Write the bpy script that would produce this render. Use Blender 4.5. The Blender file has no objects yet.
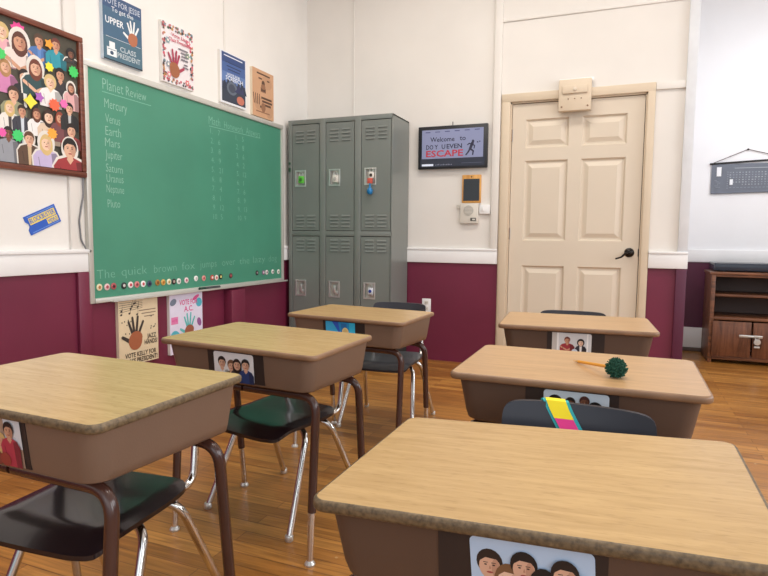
import bpy, bmesh, math, random
from mathutils import Vector, Matrix
random.seed(7)
PI = math.pi
COL = bpy.context.scene.collection

# ------------------------------------------------------------------ materials
def lin(c):
    def f(v):
        v /= 255.0
        return v / 12.92 if v <= 0.04045 else ((v + 0.055) / 1.055) ** 2.4
    return (f(c[0]), f(c[1]), f(c[2]), 1.0)

MATS = {}
def mat(name, rgb, rough=0.5, metal=0.0, spec=0.5, var=0.06, vscale=6.0, bump=0.0, bscale=80.0, emit=0.0, coat=0.0, sheen=0.0):
    """plain surface with a little procedural mottling"""
    if name in MATS: return MATS[name]
    m = bpy.data.materials.new(name); m.use_nodes = True
    nt = m.node_tree; b = nt.nodes['Principled BSDF']
    tc = nt.nodes.new('ShaderNodeTexCoord')
    nz = nt.nodes.new('ShaderNodeTexNoise'); nz.inputs['Scale'].default_value = vscale; nz.inputs['Detail'].default_value = 4
    nt.links.new(tc.outputs['Object'], nz.inputs['Vector'])
    rp = nt.nodes.new('ShaderNodeValToRGB')
    c = lin(rgb)
    rp.color_ramp.elements[0].position = 0.3; rp.color_ramp.elements[1].position = 0.7
    rp.color_ramp.elements[0].color = tuple(max(0, v * (1 - var)) for v in c[:3]) + (1,)
    rp.color_ramp.elements[1].color = tuple(min(1, v * (1 + var)) for v in c[:3]) + (1,)
    nt.links.new(nz.outputs['Fac'], rp.inputs['Fac']); nt.links.new(rp.outputs['Color'], b.inputs['Base Color'])
    b.inputs['Roughness'].default_value = rough; b.inputs['Metallic'].default_value = metal
    b.inputs['Specular IOR Level'].default_value = spec
    b.inputs['Coat Weight'].default_value = coat
    if emit:
        nt.links.new(rp.outputs['Color'], b.inputs['Emission Color']); b.inputs['Emission Strength'].default_value = emit
    if bump:
        n2 = nt.nodes.new('ShaderNodeTexNoise'); n2.inputs['Scale'].default_value = bscale; n2.inputs['Detail'].default_value = 3
        nt.links.new(tc.outputs['Object'], n2.inputs['Vector'])
        bp = nt.nodes.new('ShaderNodeBump'); bp.inputs['Strength'].default_value = bump; bp.inputs['Distance'].default_value = 0.003
        nt.links.new(n2.outputs['Fac'], bp.inputs['Height']); nt.links.new(bp.outputs['Normal'], b.inputs['Normal'])
    MATS[name] = m
    return m

def wood(name, dark, light, rough=0.3, sc=(2.5, 45, 45), spec=0.5, detail=5, lo=0.35, hi=0.68, fleck=0.0):
    if name in MATS: return MATS[name]
    m = bpy.data.materials.new(name); m.use_nodes = True
    nt = m.node_tree; b = nt.nodes['Principled BSDF']
    tc = nt.nodes.new('ShaderNodeTexCoord'); mp = nt.nodes.new('ShaderNodeMapping'); mp.inputs['Scale'].default_value = sc
    nt.links.new(tc.outputs['Object'], mp.inputs['Vector'])
    nz = nt.nodes.new('ShaderNodeTexNoise'); nz.inputs['Scale'].default_value = 2.0; nz.inputs['Detail'].default_value = detail
    nz.inputs['Distortion'].default_value = 0.6
    nt.links.new(mp.outputs['Vector'], nz.inputs['Vector'])
    rp = nt.nodes.new('ShaderNodeValToRGB'); e = rp.color_ramp.elements
    e[0].position = lo; e[1].position = hi; e[0].color = lin(dark); e[1].color = lin(light)
    nt.links.new(nz.outputs['Fac'], rp.inputs['Fac'])
    out = rp.outputs['Color']
    if fleck:
        mp2 = nt.nodes.new('ShaderNodeMapping'); mp2.inputs['Scale'].default_value = (sc[0] * 6, sc[1] * 3.2, sc[2] * 3.2)
        nt.links.new(tc.outputs['Object'], mp2.inputs['Vector'])
        n2 = nt.nodes.new('ShaderNodeTexNoise'); n2.inputs['Scale'].default_value = 2.0; n2.inputs['Detail'].default_value = 2
        nt.links.new(mp2.outputs['Vector'], n2.inputs['Vector'])
        r2 = nt.nodes.new('ShaderNodeValToRGB'); r2.color_ramp.elements[0].position = 0.56; r2.color_ramp.elements[1].position = 0.70
        r2.color_ramp.elements[0].color = (1, 1, 1, 1); r2.color_ramp.elements[1].color = (1 - fleck, 1 - fleck * 1.15, 1 - fleck * 1.3, 1)
        nt.links.new(n2.outputs['Fac'], r2.inputs['Fac'])
        mx = nt.nodes.new('ShaderNodeMix'); mx.data_type = 'RGBA'; mx.blend_type = 'MULTIPLY'; mx.inputs[0].default_value = 1
        nt.links.new(out, mx.inputs[6]); nt.links.new(r2.outputs['Color'], mx.inputs[7]); out = mx.outputs[2]
    nt.links.new(out, b.inputs['Base Color'])
    b.inputs['Roughness'].default_value = rough; b.inputs['Specular IOR Level'].default_value = spec
    MATS[name] = m
    return m

def floor_mat():
    m = bpy.data.materials.new('oak strip floor'); m.use_nodes = True
    nt = m.node_tree; L = nt.links; b = nt.nodes['Principled BSDF']
    tc = nt.nodes.new('ShaderNodeTexCoord')
    bk = nt.nodes.new('ShaderNodeTexBrick')
    L.new(tc.outputs['Object'], bk.inputs['Vector'])
    bk.inputs['Scale'].default_value = 1.0
    bk.inputs['Brick Width'].default_value = 1.15; bk.inputs['Row Height'].default_value = 0.062
    bk.inputs['Mortar Size'].default_value = 0.0013; bk.inputs['Mortar Smooth'].default_value = 0.2
    bk.offset = 0.43; bk.inputs['Bias'].default_value = 0.0
    bk.inputs['Color1'].default_value = lin((158, 104, 46)); bk.inputs['Color2'].default_value = lin((196, 140, 70))
    bk.inputs['Mortar'].default_value = lin((110, 66, 30))
    mp = nt.nodes.new('ShaderNodeMapping'); mp.inputs['Scale'].default_value = (1.6, 26, 1)
    L.new(tc.outputs['Object'], mp.inputs['Vector'])
    nz = nt.nodes.new('ShaderNodeTexNoise'); nz.inputs['Scale'].default_value = 2.2; nz.inputs['Detail'].default_value = 6; nz.inputs['Distortion'].default_value = 1.0
    L.new(mp.outputs['Vector'], nz.inputs['Vector'])
    rp = nt.nodes.new('ShaderNodeValToRGB'); e = rp.color_ramp.elements
    e[0].position = 0.33; e[1].position = 0.66; e[0].color = (0.55, 0.50, 0.44, 1); e[1].color = (1.1, 1.1, 1.1, 1)
    L.new(nz.outputs['Fac'], rp.inputs['Fac'])
    mx = nt.nodes.new('ShaderNodeMix'); mx.data_type = 'RGBA'; mx.blend_type = 'MULTIPLY'; mx.inputs[0].default_value = 0.85
    L.new(bk.outputs['Color'], mx.inputs[6]); L.new(rp.outputs['Color'], mx.inputs[7])
    # large soft worn areas
    n3 = nt.nodes.new('ShaderNodeTexNoise'); n3.inputs['Scale'].default_value = 1.7; n3.inputs['Detail'].default_value = 3
    L.new(tc.outputs['Object'], n3.inputs['Vector'])
    r3 = nt.nodes.new('ShaderNodeValToRGB'); r3.color_ramp.elements[0].position = .3; r3.color_ramp.elements[1].position = .7
    r3.color_ramp.elements[0].color = (.86, .82, .78, 1); r3.color_ramp.elements[1].color = (1.08, 1.06, 1.03, 1)
    L.new(n3.outputs['Fac'], r3.inputs['Fac'])
    m2 = nt.nodes.new('ShaderNodeMix'); m2.data_type = 'RGBA'; m2.blend_type = 'MULTIPLY'; m2.inputs[0].default_value = 1
    L.new(mx.outputs[2], m2.inputs[6]); L.new(r3.outputs['Color'], m2.inputs[7])
    # small pale specks of paint and dust
    n4 = nt.nodes.new('ShaderNodeTexVoronoi'); n4.inputs['Scale'].default_value = 9
    L.new(tc.outputs['Object'], n4.inputs['Vector'])
    r4 = nt.nodes.new('ShaderNodeValToRGB'); r4.color_ramp.elements[0].position = .035; r4.color_ramp.elements[1].position = .06
    r4.color_ramp.elements[0].color = (.55, .55, .55, 1); r4.color_ramp.elements[1].color = (0, 0, 0, 1)
    L.new(n4.outputs['Distance'], r4.inputs['Fac'])
    m3 = nt.nodes.new('ShaderNodeMix'); m3.data_type = 'RGBA'
    L.new(r4.outputs['Color'], m3.inputs[0]); L.new(m2.outputs[2], m3.inputs[6]); m3.inputs[7].default_value = lin((215, 185, 140))
    L.new(m3.outputs[2], b.inputs['Base Color'])
    rr = nt.nodes.new('ShaderNodeMapRange'); rr.inputs[3].default_value = 0.22; rr.inputs[4].default_value = 0.42
    L.new(n3.outputs['Fac'], rr.inputs[0]); L.new(rr.outputs[0], b.inputs['Roughness'])
    bp = nt.nodes.new('ShaderNodeBump'); bp.inputs['Strength'].default_value = 0.25; bp.inputs['Distance'].default_value = 0.002
    L.new(bk.outputs['Fac'], bp.inputs['Height']); bp.invert = True
    L.new(bp.outputs['Normal'], b.inputs['Normal'])
    return m

WHITE = mat('white plaster', (233, 229, 224), 0.75, var=0.035, vscale=2.2, bump=0.25, bscale=28, spec=0.25)
WHITE_B = mat('white painted board', (230, 225, 219), 0.7, var=0.03, vscale=2.0, bump=0.12, bscale=30, spec=0.25)
WHITE_C = mat('cool white plaster', (238, 238, 240), 0.8, var=0.02, vscale=2.0, spec=0.2)
TRIM_W = mat('white gloss trim', (238, 237, 237), 0.4, var=0.025, vscale=4)
MAROON = mat('maroon wainscot paint', (112, 36, 62), 0.42, var=0.08, vscale=3, bump=0.1, bscale=30)
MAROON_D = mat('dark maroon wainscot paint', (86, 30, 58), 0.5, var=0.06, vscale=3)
CREAM = mat('cream door paint', (217, 203, 184), 0.42, var=0.02, vscale=3)
CREAM_T = mat('cream casing paint', (214, 196, 172), 0.42, var=0.03, vscale=3)
CHROME = mat('chrome steel', (215, 213, 210), 0.13, metal=1.0, var=0.02)
STEEL = mat('brushed latch steel', (214, 213, 210), 0.3, metal=.7, var=0.03)
BROWN_TUBE = mat('brown enamel tube', (72, 44, 36), 0.25, var=0.08, vscale=12, coat=0.3)
TUB_A = mat('tan brown moulded shell', (120, 96, 80), 0.42, var=0.06, vscale=5, bump=0.08, bscale=250)
TUB_D = mat('shade darkened brown moulded shell', (90, 69, 57), 0.45, var=0.06, vscale=5, bump=0.08, bscale=250)  # brown shell, colour darkened further for the shade on the right-hand desk fronts
CHAIR = mat('glossy black brown plastic', (36, 26, 29), 0.2, var=0.1, vscale=8, coat=0.1)
CHAIR_B = mat('navy black plastic', (34, 36, 46), 0.33, var=0.08, vscale=8)
BLACK = mat('matte black', (28, 26, 26), 0.5)
STRIP = mat('dark magnetic strip', (46, 35, 32), 0.55)
LOCKER = mat('grey green locker enamel', (122, 127, 123), 0.3, var=0.03, vscale=3)
LOCKER_D = mat('dark locker gap', (52, 55, 53), 0.6)
CHALK = mat('green chalkboard slate', (72, 142, 117), 0.36, var=0.09, vscale=1.6, spec=0.5)
CHALK_W = mat('faint white chalk', (150, 192, 174), 0.9, var=0.1, vscale=90)
CHALK_F = mat('fainter white chalk', (126, 182, 160), 0.9, var=0.12, vscale=90)
ALU = mat('pale aluminium frame', (205, 203, 196), 0.42, metal=0.35, var=0.04)
FRAMEWOOD = wood('red brown frame wood', (88, 42, 30), (132, 72, 52), 0.35, (40, 2.5, 40))
BOARD_K = mat('charcoal pin board', (78, 74, 64), 0.85, var=0.12, vscale=40)
PAPER = mat('white paper', (236, 232, 226), 0.7, var=0.02)
EDGE_WORN = None
OAK_TOP = wood('honey oak laminate', (178, 144, 94), (197, 163, 111), 0.27, (3.0, 34, 34), fleck=0.13, lo=0.3, hi=0.72)
OAK_TOP_Y = wood('straw oak laminate', (180, 149, 98), (199, 169, 117), 0.24, (3.0, 34, 34), fleck=0.15, lo=0.3, hi=0.72)
OAK_TOP_R = wood('rosy oak laminate', (176, 139, 98), (194, 157, 113), 0.3, (3.0, 34, 34), fleck=0.12, lo=0.3, hi=0.72)
EDGE_D = mat('worn brown edge band', (104, 86, 62), 0.5, var=0.42, vscale=150, bump=0.3, bscale=120)
EDGE_L = mat('warm brown edge band', (134, 102, 76), 0.4, var=0.12, vscale=20)
CAB_WOOD = wood('dark walnut cabinet wood', (82, 46, 28), (130, 80, 52), 0.4, (18, 18, 2.0))
CAB_WOOD_H = wood('walnut shelf wood', (88, 52, 34), (140, 90, 60), 0.38, (2.0, 18, 18))
CAB_DARK = mat('grey brown board', (96, 78, 72), 0.6)  # plain grey brown for the cabinet back and the baseboard foot

def flat(rgb, rough=0.55):
    return mat('ink %d %d %d' % tuple(rgb), rgb, rough, var=0.03, vscale=30)

# ------------------------------------------------------------------ mesh building
class MB:
    def __init__(s, M=None):
        s.v = []; s.f = []; s.m = []; s.mats = []; s.M = M
    def mi(s, m):
        if m not in s.mats: s.mats.append(m)
        return s.mats.index(m)
    def add(s, vs, fs, m):
        o = len(s.v); k = s.mi(m)
        s.v += [Vector(v) for v in vs]
        for f in fs: s.f.append([i + o for i in f]); s.m.append(k)
    def bm(s, b, m):
        b.verts.ensure_lookup_table(); b.verts.index_update()
        s.add([v.co.copy() for v in b.verts], [[v.index for v in f.verts] for f in b.faces], m); b.free()
    def box(s, a, b, m, bev=0.0, seg=2):
        x0, x1 = sorted((a[0], b[0])); y0, y1 = sorted((a[1], b[1])); z0, z1 = sorted((a[2], b[2]))
        q = bmesh.new()
        bmesh.ops.create_cube(q, size=1.0)
        for v in q.verts:
            v.co = Vector(((x0 + x1) / 2 + v.co.x * (x1 - x0), (y0 + y1) / 2 + v.co.y * (y1 - y0), (z0 + z1) / 2 + v.co.z * (z1 - z0)))
        if bev > 0:
            bev = min(bev, 0.45 * min(x1 - x0, y1 - y0, z1 - z0))
            bmesh.ops.bevel(q, geom=list(q.edges), offset=bev, segments=seg, profile=0.5, affect='EDGES')
        s.bm(q, m)
    def tube(s, pts, r, m, seg=12, cap=True, r2=None):
        pts = [Vector(p) for p in pts]; n = len(pts)
        t0 = (pts[1] - pts[0]).normalized()
        up = Vector((0, 0, 1)) if abs(t0.z) < 0.9 else Vector((1, 0, 0))
        nx = t0.cross(up).normalized()
        vs = []
        for i, p in enumerate(pts):
            t = (pts[min(i + 1, n - 1)] - pts[max(i - 1, 0)]).normalized()
            nx = (nx - t * nx.dot(t)).normalized(); ny = t.cross(nx)
            rr = r if r2 is None else r + (r2 - r) * i / (n - 1)
            for k in range(seg):
                a = 2 * PI * k / seg
                vs.append(p + (nx * math.cos(a) + ny * math.sin(a)) * rr)
        fs = []
        for i in range(n - 1):
            for k in range(seg):
                k2 = (k + 1) % seg
                fs.append([i * seg + k, i * seg + k2, (i + 1) * seg + k2, (i + 1) * seg + k])
        if cap: fs.append(list(range(seg))[::-1]); fs.append([(n - 1) * seg + k for k in range(seg)])
        s.add(vs, fs, m)
    def lathe(s, c, prof, m, seg=20, axis='z'):
        """prof: (radius, height) pairs along the axis from the point c"""
        vs = []
        for (r, h) in prof:
            for k in range(seg):
                a = 2 * PI * k / seg; x, y = r * math.cos(a), r * math.sin(a)
                d = {'z': (x, y, h), 'y': (x, h, -y), 'x': (h, x, y)}[axis]
                vs.append(Vector(c) + Vector(d))
        fs = []
        for i in range(len(prof) - 1):
            for k in range(seg):
                k2 = (k + 1) % seg
                fs.append([i * seg + k, i * seg + k2, (i + 1) * seg + k2, (i + 1) * seg + k])
        fs.append(list(range(seg))[::-1]); fs.append([(len(prof) - 1) * seg + k for k in range(seg)])
        s.add(vs, fs, m)
    def slab(s, outline, z0, z1, mt, me=None, mb=None, bev=0.0, which='both', seg=3):
        """closed outline (x, y) extruded between z0 and z1, rounded rims"""
        n = len(outline); cx = sum(p[0] for p in outline) / n; cy = sum(p[1] for p in outline) / n
        rings = []
        if bev:
            for k in range(seg + 1):
                a = (PI / 2) * k / seg; rings.append((bev * (1 - math.sin(a)), z0 + bev * (1 - math.cos(a))))
            for k in range(seg + 1):
                a = (PI / 2) * k / seg; rings.append((bev * (1 - math.cos(a)), z1 - bev + bev * math.sin(a)))
        else: rings = [(0, z0), (0, z1)]
        nor = []
        for i in range(n):
            a = Vector(outline[i - 1]); b = Vector(outline[(i + 1) % n]); t = (b - a).normalized(); nor.append((t.y, -t.x))
        vs = []
        for ins, z in rings:
            for i in range(n): vs.append((outline[i][0] - nor[i][0] * ins, outline[i][1] - nor[i][1] * ins, z))
        fs = []
        for i in range(len(rings) - 1):
            for k in range(n):
                k2 = (k + 1) % n; fs.append([i * n + k, i * n + k2, (i + 1) * n + k2, (i + 1) * n + k])
        if which != 'top': s.add(vs, fs + [list(range(n))[::-1]], me or mt)
        if which != 'edge':
            top = len(rings) - 1
            s.add([vs[top * n + k] for k in range(n)], [list(range(n))], mt)
    def build(s, name, parent=None, loc=None, rot=None, smooth=35, fn=None):
        me = bpy.data.meshes.new(name)
        vs = [fn(v) for v in s.v] if fn else s.v
        me.from_pydata([tuple(v) for v in vs], [], s.f)
        for m in s.mats: me.materials.append(m)
        me.polygons.foreach_set('material_index', s.m)
        if smooth:
            me.polygons.foreach_set('use_smooth', [True] * len(s.f))
            me.set_sharp_from_angle(angle=math.radians(smooth))
        me.update(); me.validate()
        o = bpy.data.objects.new(name, me); COL.objects.link(o)
        if parent: o.parent = parent
        if loc: o.location = loc
        if rot: o.rotation_euler = rot
        return o

def tag(o, label=None, cat=None, group=None, kind=None):
    if label: o['label'] = label
    if cat: o['category'] = cat
    if group: o['group'] = group
    if kind: o['kind'] = kind
    return o
def struct(o, label=None): o['kind'] = 'structure'; return o
def thing(name, label, cat, loc=(0, 0, 0), rz=0.0, group=None):
    o = bpy.data.objects.new(name, None); COL.objects.link(o); o.empty_display_size = 0.1
    o.location = loc; o.rotation_euler = (0, 0, rz)
    return tag(o, label, cat, group)

def rrect(x0, x1, y0, y1, r, n=6):
    pts = []
    for (cx, cy, a0) in ((x1 - r, y1 - r, 0), (x0 + r, y1 - r, 90), (x0 + r, y0 + r, 180), (x1 - r, y0 + r, 270)):
        for k in range(n + 1):
            a = math.radians(a0 + 90.0 * k / n); pts.append((cx + r * math.cos(a), cy + r * math.sin(a)))
    return pts

def fillet(pts, r, n=6):
    pts = [Vector(p) for p in pts]; out = [pts[0]]
    for i in range(1, len(pts) - 1):
        p = pts[i]; a = pts[i - 1] - p; b = pts[i + 1] - p
        la, lb = a.length, b.length; a.normalize(); b.normalize()
        ang = a.angle(b); d = min(r / math.tan(ang / 2), la * .49, lb * .49)
        p0 = p + a * d; p1 = p + b * d
        for k in range(n + 1):
            t = k / n; out.append(p0 * (1 - t) ** 2 + p * 2 * t * (1 - t) + p1 * t * t)
    out.append(pts[-1]); return out

# ---- flat printed matter: everything is laid in a (u, v) sheet, later ink slightly above earlier ink
_T = {}
def text_mesh(s, off=0.0, shear=0.0):
    key = (s, off, shear)
    if key in _T: return _T[key]
    c = bpy.data.curves.new('lettering', 'FONT'); c.body = s; c.size = 1.0; c.offset = off; c.shear = shear; c.resolution_u = 2
    o = bpy.data.objects.new('lettering', c); COL.objects.link(o)
    dg = bpy.context.evaluated_depsgraph_get()
    me = bpy.data.meshes.new_from_object(o.evaluated_get(dg))
    vs = [(v.co.x, v.co.y) for v in me.vertices]; fs = [list(p.vertices) for p in me.polygons]
    bpy.data.objects.remove(o); bpy.data.curves.remove(c); bpy.data.meshes.remove(me)
    _T[key] = (vs, fs); return _T[key]

def clip(poly, x0, x1, y0, y1):
    def cut(p, ins, inter):
        out = []
        for i in range(len(p)):
            a, b = p[i - 1], p[i]
            if ins(b):
                if not ins(a): out.append(inter(a, b))
                out.append(b)
            elif ins(a): out.append(inter(a, b))
        return out
    def ix(x): return lambda a, b: (x, a[1] + (b[1] - a[1]) * (x - a[0]) / (b[0] - a[0]))
    def iy(y): return lambda a, b: (a[0] + (b[0] - a[0]) * (y - a[1]) / (b[1] - a[1]), y)
    for ins, inter in ((lambda q: q[0] >= x0, ix(x0)), (lambda q: q[0] <= x1, ix(x1)), (lambda q: q[1] >= y0, iy(y0)), (lambda q: q[1] <= y1, iy(y1))):
        if len(poly) < 3: return []
        poly = cut(poly, ins, inter)
    return poly

class Sheet(MB):
    """local frame: u to the right, v up, n out of the sheet; M maps (u, v, n) to the object's frame"""
    def __init__(s, axes='left', eps=0.00005, box=None):
        super().__init__(); s.axes = axes; s.eps = eps; s.n = 0; s.cb = box
    def map(s, u, v, n):
        if s.axes == 'left': return (n, u, v)        # on the left wall, seen from +x, u runs along +y
        return (u, -n, v)                            # facing -y
    def poly(s, pts, m, up=True):
        if s.cb: pts = clip(pts, *s.cb)
        if len(pts) < 3: return
        s.n += 1
        h = s.n * s.eps
        s.add([s.map(u, v, h) for u, v in pts], [list(range(len(pts)))], m)
    def rect(s, u0, v0, u1, v1, m, up=True): s.poly([(u0, v0), (u1, v0), (u1, v1), (u0, v1)], m, up)
    def ell(s, u, v, a, b, m, up=True, n=18, rot=0.0, a0=0, a1=360):
        c, q = math.cos(rot), math.sin(rot); pts = []
        full = (a1 - a0) >= 360
        for k in range(n if full else n + 1):
            t = math.radians(a0 + (a1 - a0) * k / n); x, y = a * math.cos(t), b * math.sin(t)
            pts.append((u + c * x - q * y, v + q * x + c * y))
        s.poly(pts, m, up)
    def star(s, u, v, r, m, n=10, ri=0.72):
        s.poly([(u + (r if k % 2 == 0 else r * ri) * math.cos(PI * k / n), v + (r if k % 2 == 0 else r * ri) * math.sin(PI * k / n)) for k in range(2 * n)], m)
    def stroke(s, u0, v0, u1, v1, w, m, up=True, w2=None, round_=True):
        d = Vector((u1 - u0, v1 - v0)); d.normalize(); w2 = w if w2 is None else w2
        a = math.atan2(d.y, d.x); pts = []
        if round_:
            for k in range(7): t = a + PI / 2 + PI * k / 6; pts.append((u0 + w / 2 * math.cos(t), v0 + w / 2 * math.sin(t)))
            for k in range(7): t = a - PI / 2 + PI * k / 6; pts.append((u1 + w2 / 2 * math.cos(t), v1 + w2 / 2 * math.sin(t)))
        else:
            px, py = -d.y * w / 2, d.x * w / 2; pts = [(u0 + px, v0 + py), (u0 - px, v0 - py), (u1 - px, v1 - py), (u1 + px, v1 + py)]
        s.poly(pts, m, up)
    def text(s, t, u, v, h, m, width=None, align='l', off=0.0, shear=0.0, rot=0.0, up=True):
        """cap height h; optionally squeezed to the given width"""
        vs, fs = text_mesh(t, off, shear)
        if not vs: return
        x0 = min(p[0] for p in vs); x1 = max(p[0] for p in vs)
        ky = h / 0.69; kx = ky if width is None else width / (x1 - x0)
        W = (x1 - x0) * kx; sx = {'l': 0, 'c': -W / 2, 'r': -W}[align]
        c, q = math.cos(rot), math.sin(rot)
        s.n += 1
        hh = s.n * s.eps; out = []
        for p in vs:
            x, y = (p[0] - x0) * kx + sx, p[1] * ky
            out.append(s.map(u + c * x - q * y, v + q * x + c * y, hh))
        s.add(out, fs, m)

SKIN = [flat((222, 176, 148)), flat((205, 152, 122)), flat((120, 78, 58)), flat((236, 198, 172))]
SHADE = [flat((198, 150, 124)), flat((178, 126, 100)), flat((98, 62, 46)), flat((216, 174, 148))]
def head(s, u, v, h, skin, hair, style='short', tilt=0.0):
    """a small printed face: v is the middle of the head, h its height"""
    hm = flat(hair); sk = SKIN[skin]; w = h * 0.37; dk = flat((52, 34, 30))
    if style == 'long':
        s.ell(u, v - h * .12, w * 1.28, h * .70, hm); 
    elif style == 'curly':
        s.ell(u, v + h * .02, w * 1.7, h * .66, hm)
    elif style == 'bob':
        s.ell(u, v + h * .02, w * 1.42, h * .58, hm)
    else:
        s.ell(u, v + h * .12, w * 1.16, h * .47, hm)
    s.ell(u, v - h * .06, w * .95, h * .43, sk, rot=tilt)
    s.poly([(u - w * .98, v + h * .10), (u - w * .80, v + h * .38), (u, v + h * .50), (u + w * .80, v + h * .38), (u + w * .98, v + h * .10), (u + w * .5, v + h * .24), (u - w * .35, v + h * .27)], hm)
    s.ell(u + w * .52, v - h * .08, w * .36, h * .33, SHADE[skin])
    for k in (-1, 1):
        s.ell(u + k * w * .36, v + h * .02, w * .13, h * .028, dk, up=(k < 0), n=8)
        s.rect(u + k * w * .36 - w * .2, v + h * .085, u + k * w * .36 + w * .2, v + h * .11, hm, up=False)
    s.poly([(u - w * .08, v - h * .12), (u + w * .12, v - h * .12), (u + w * .03, v + h * .02)], flat((186, 132, 106)), up=False)
    s.ell(u, v - h * .24, w * .30, h * .035, flat((168, 72, 68)), up=False, n=10)

def bust(s, u, v, h, skin, hair, shirt, style='short', drop=1.3, wide=1.0, outline=False, inner=None, sleeves=None):
    sm = flat(shirt); W = h * .82 * wide; b = v - h * .5
    def torso(g):
        return [(u - h * .14 - g, b + h * .1 + g), (u + h * .14 + g, b + h * .1 + g), (u + W * .72 + g, b - h * .1 + g), (u + W + g, b - h * .45), (u + W * .95 + g, b - h * drop), (u - W * .95 - g, b - h * drop), (u - W - g, b - h * .45), (u - W * .72 - g, b - h * .1 + g)]
    if outline:
        wm = flat((226, 220, 212))
        s.poly(torso(h * .10), wm); s.ell(u, v, h * .37 * (1.75 if style == 'long' else 1.4), h * (.82 if style == 'long' else .66), wm)
    if style == 'long': s.ell(u, v - h * .3, h * .47, h * .82, flat(hair))
    s.poly(torso(0), sm)
    s.poly([(u - h * .13, b + h * .15), (u + h * .13, b + h * .15), (u + h * .2, b - h * .05), (u, b - h * .3), (u - h * .2, b - h * .05)], SKIN[skin])
    if inner:
        s.poly([(u - h * .16, b - h * .03), (u, b - h * .18), (u + h * .16, b - h * .03), (u + h * .1, b - h * drop), (u - h * .1, b - h * drop)], flat(inner))
    if sleeves is not None:
        for k in (-1, 1): s.stroke(u + k * W * .85, b - h * .5, u + k * W * .1, b - h * .95, h * .22, SKIN[skin], up=(k < 0))
    dk = tuple(int(c * .72) for c in shirt)
    s.poly([(u + W * .35, b - h * .16), (u + W * .72, b - h * .1), (u + W, b - h * .45), (u + W * .95, b - h * drop), (u + W * .45, b - h * drop)], flat(dk))
    s.stroke(u - W * .6, b - h * .5, u - W * .5, b - h * min(drop, 1.2), h * .05, flat(dk))
    head(s, u, v, h, skin, hair, style)

def hand(s, u, v, k, palm, finger, thumb_side=-1, fscale=1.0):
    """hand print, palm centre (u, v), palm radius k"""
    pm, fm = flat(palm), flat(finger)
    for i, (a, l) in enumerate(((112, 1.55), (98, 1.85), (82, 1.9), (62, 1.5))):
        a = math.radians(a); c, q = math.cos(a), math.sin(a)
        sx = -thumb_side
        x0, y0 = u + sx * (c * k * 1.12 - 0), v + q * k * .95
        s.stroke(x0, y0, u + sx * c * k * (1.1 + l * fscale), v + q * k * (.95 + l * fscale), k * .36, fm, up=(i == 0), w2=k * .3)
    a = math.radians(150); 
    s.stroke(u + thumb_side * k * .95, v + k * .1, u + thumb_side * k * 1.85, v + k * .62, k * .46, fm if palm != finger else pm, w2=k * .36)
    s.ell(u, v, k * 1.0, k * 1.05, pm, n=22); s.ell(u - thumb_side * k * .1, v + k * .35, k * .95, k * .75, pm, n=20)

# ------------------------------------------------------------------ the room
XL, YB, YF, XR = -2.60, 4.60, 5.98, 2.75
ZC = 3.4; ZR0, ZR1 = 0.815, 0.925      # chair rail
Y0 = -2.2
m = MB(); m.box((XL - .1, Y0, -.1), (XR + .1, YF + .1, 0), floor_mat()); struct(m.build('floor', smooth=0))
m = MB(); m.box((XL - .1, Y0, ZC), (XR + .1, YF + .1, ZC + .1), mat('white ceiling', (235, 230, 222), 0.85)); struct(m.build('ceiling', smooth=0))
m = MB()
m.box((XL - .1, Y0, ZR0), (XL, YB + .1, ZC), WHITE); m.box((XL - .1, Y0, 0), (XL, YB + .1, ZR0), MAROON)
struct(m.build('wall_left', smooth=0))
DX0, DX1, DZ = -.825, .132, 2.045      # door opening
m = MB()
for (a, b) in ((XL, DX0), (DX1, .43)):
    m.box((a, YB, ZR0), (b, YB + .1, ZC), WHITE_B); m.box((a, YB, 0), (b, YB + .1, ZR0), MAROON)
m.box((DX0, YB, DZ), (DX1, YB + .1, ZC), WHITE_B)
m.box((DX0, YB + .09, 0), (DX1, YB + .1, DZ), BLACK)
struct(m.build('wall_back', smooth=0))
m = MB()
m.box((.33, YB + .1, 0), (.43, YF, ZC), WHITE_C); struct(m.build('wall_return', smooth=0))
m = MB()
m.box((.33, YF, ZR0), (XR + .1, YF + .1, ZC), WHITE_C); m.box((.33, YF, 0), (XR + .1, YF + .1, ZR0), MAROON_D)
struct(m.build('wall_far', smooth=0))
# right wall with three window openings (daylight side)
m = MB(); wins = [(-1.5, -.1), (.5, 1.9), (2.5, 3.9)]; wz0, wz1 = .95, 2.75
ys = [Y0] + [q for w in wins for q in w] + [YF]
for i in range(0, len(ys), 2): m.box((XR, ys[i], 0), (XR + .1, ys[i + 1], ZC), WHITE)
for a, b in wins: m.box((XR, a, 0), (XR + .1, b, wz0), WHITE); m.box((XR, a, wz1), (XR + .1, b, ZC), WHITE)
struct(m.build('wall_right', smooth=0))
GL = bpy.data.materials.new('window glass'); GL.use_nodes = True
_b = GL.node_tree.nodes['Principled BSDF']; _b.inputs['Transmission Weight'].default_value = 1; _b.inputs['Roughness'].default_value = 0; _b.inputs['IOR'].default_value = 1.02
for i, (a, b) in enumerate(wins):
    m = MB()
    for (p, q) in (((XR, a, wz0), (XR + .06, a + .05, wz1)), ((XR, b - .05, wz0), (XR + .06, b, wz1)), ((XR, a + .05, wz0), (XR + .06, b - .05, wz0 + .05)), ((XR, a + .05, wz1 - .05), (XR + .06, b - .05, wz1)), ((XR, a + .05, 1.83), (XR + .06, b - .05, 1.87))): m.box(p, q, TRIM_W)
    struct(m.build('window_%d' % (i + 1), smooth=0))

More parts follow.
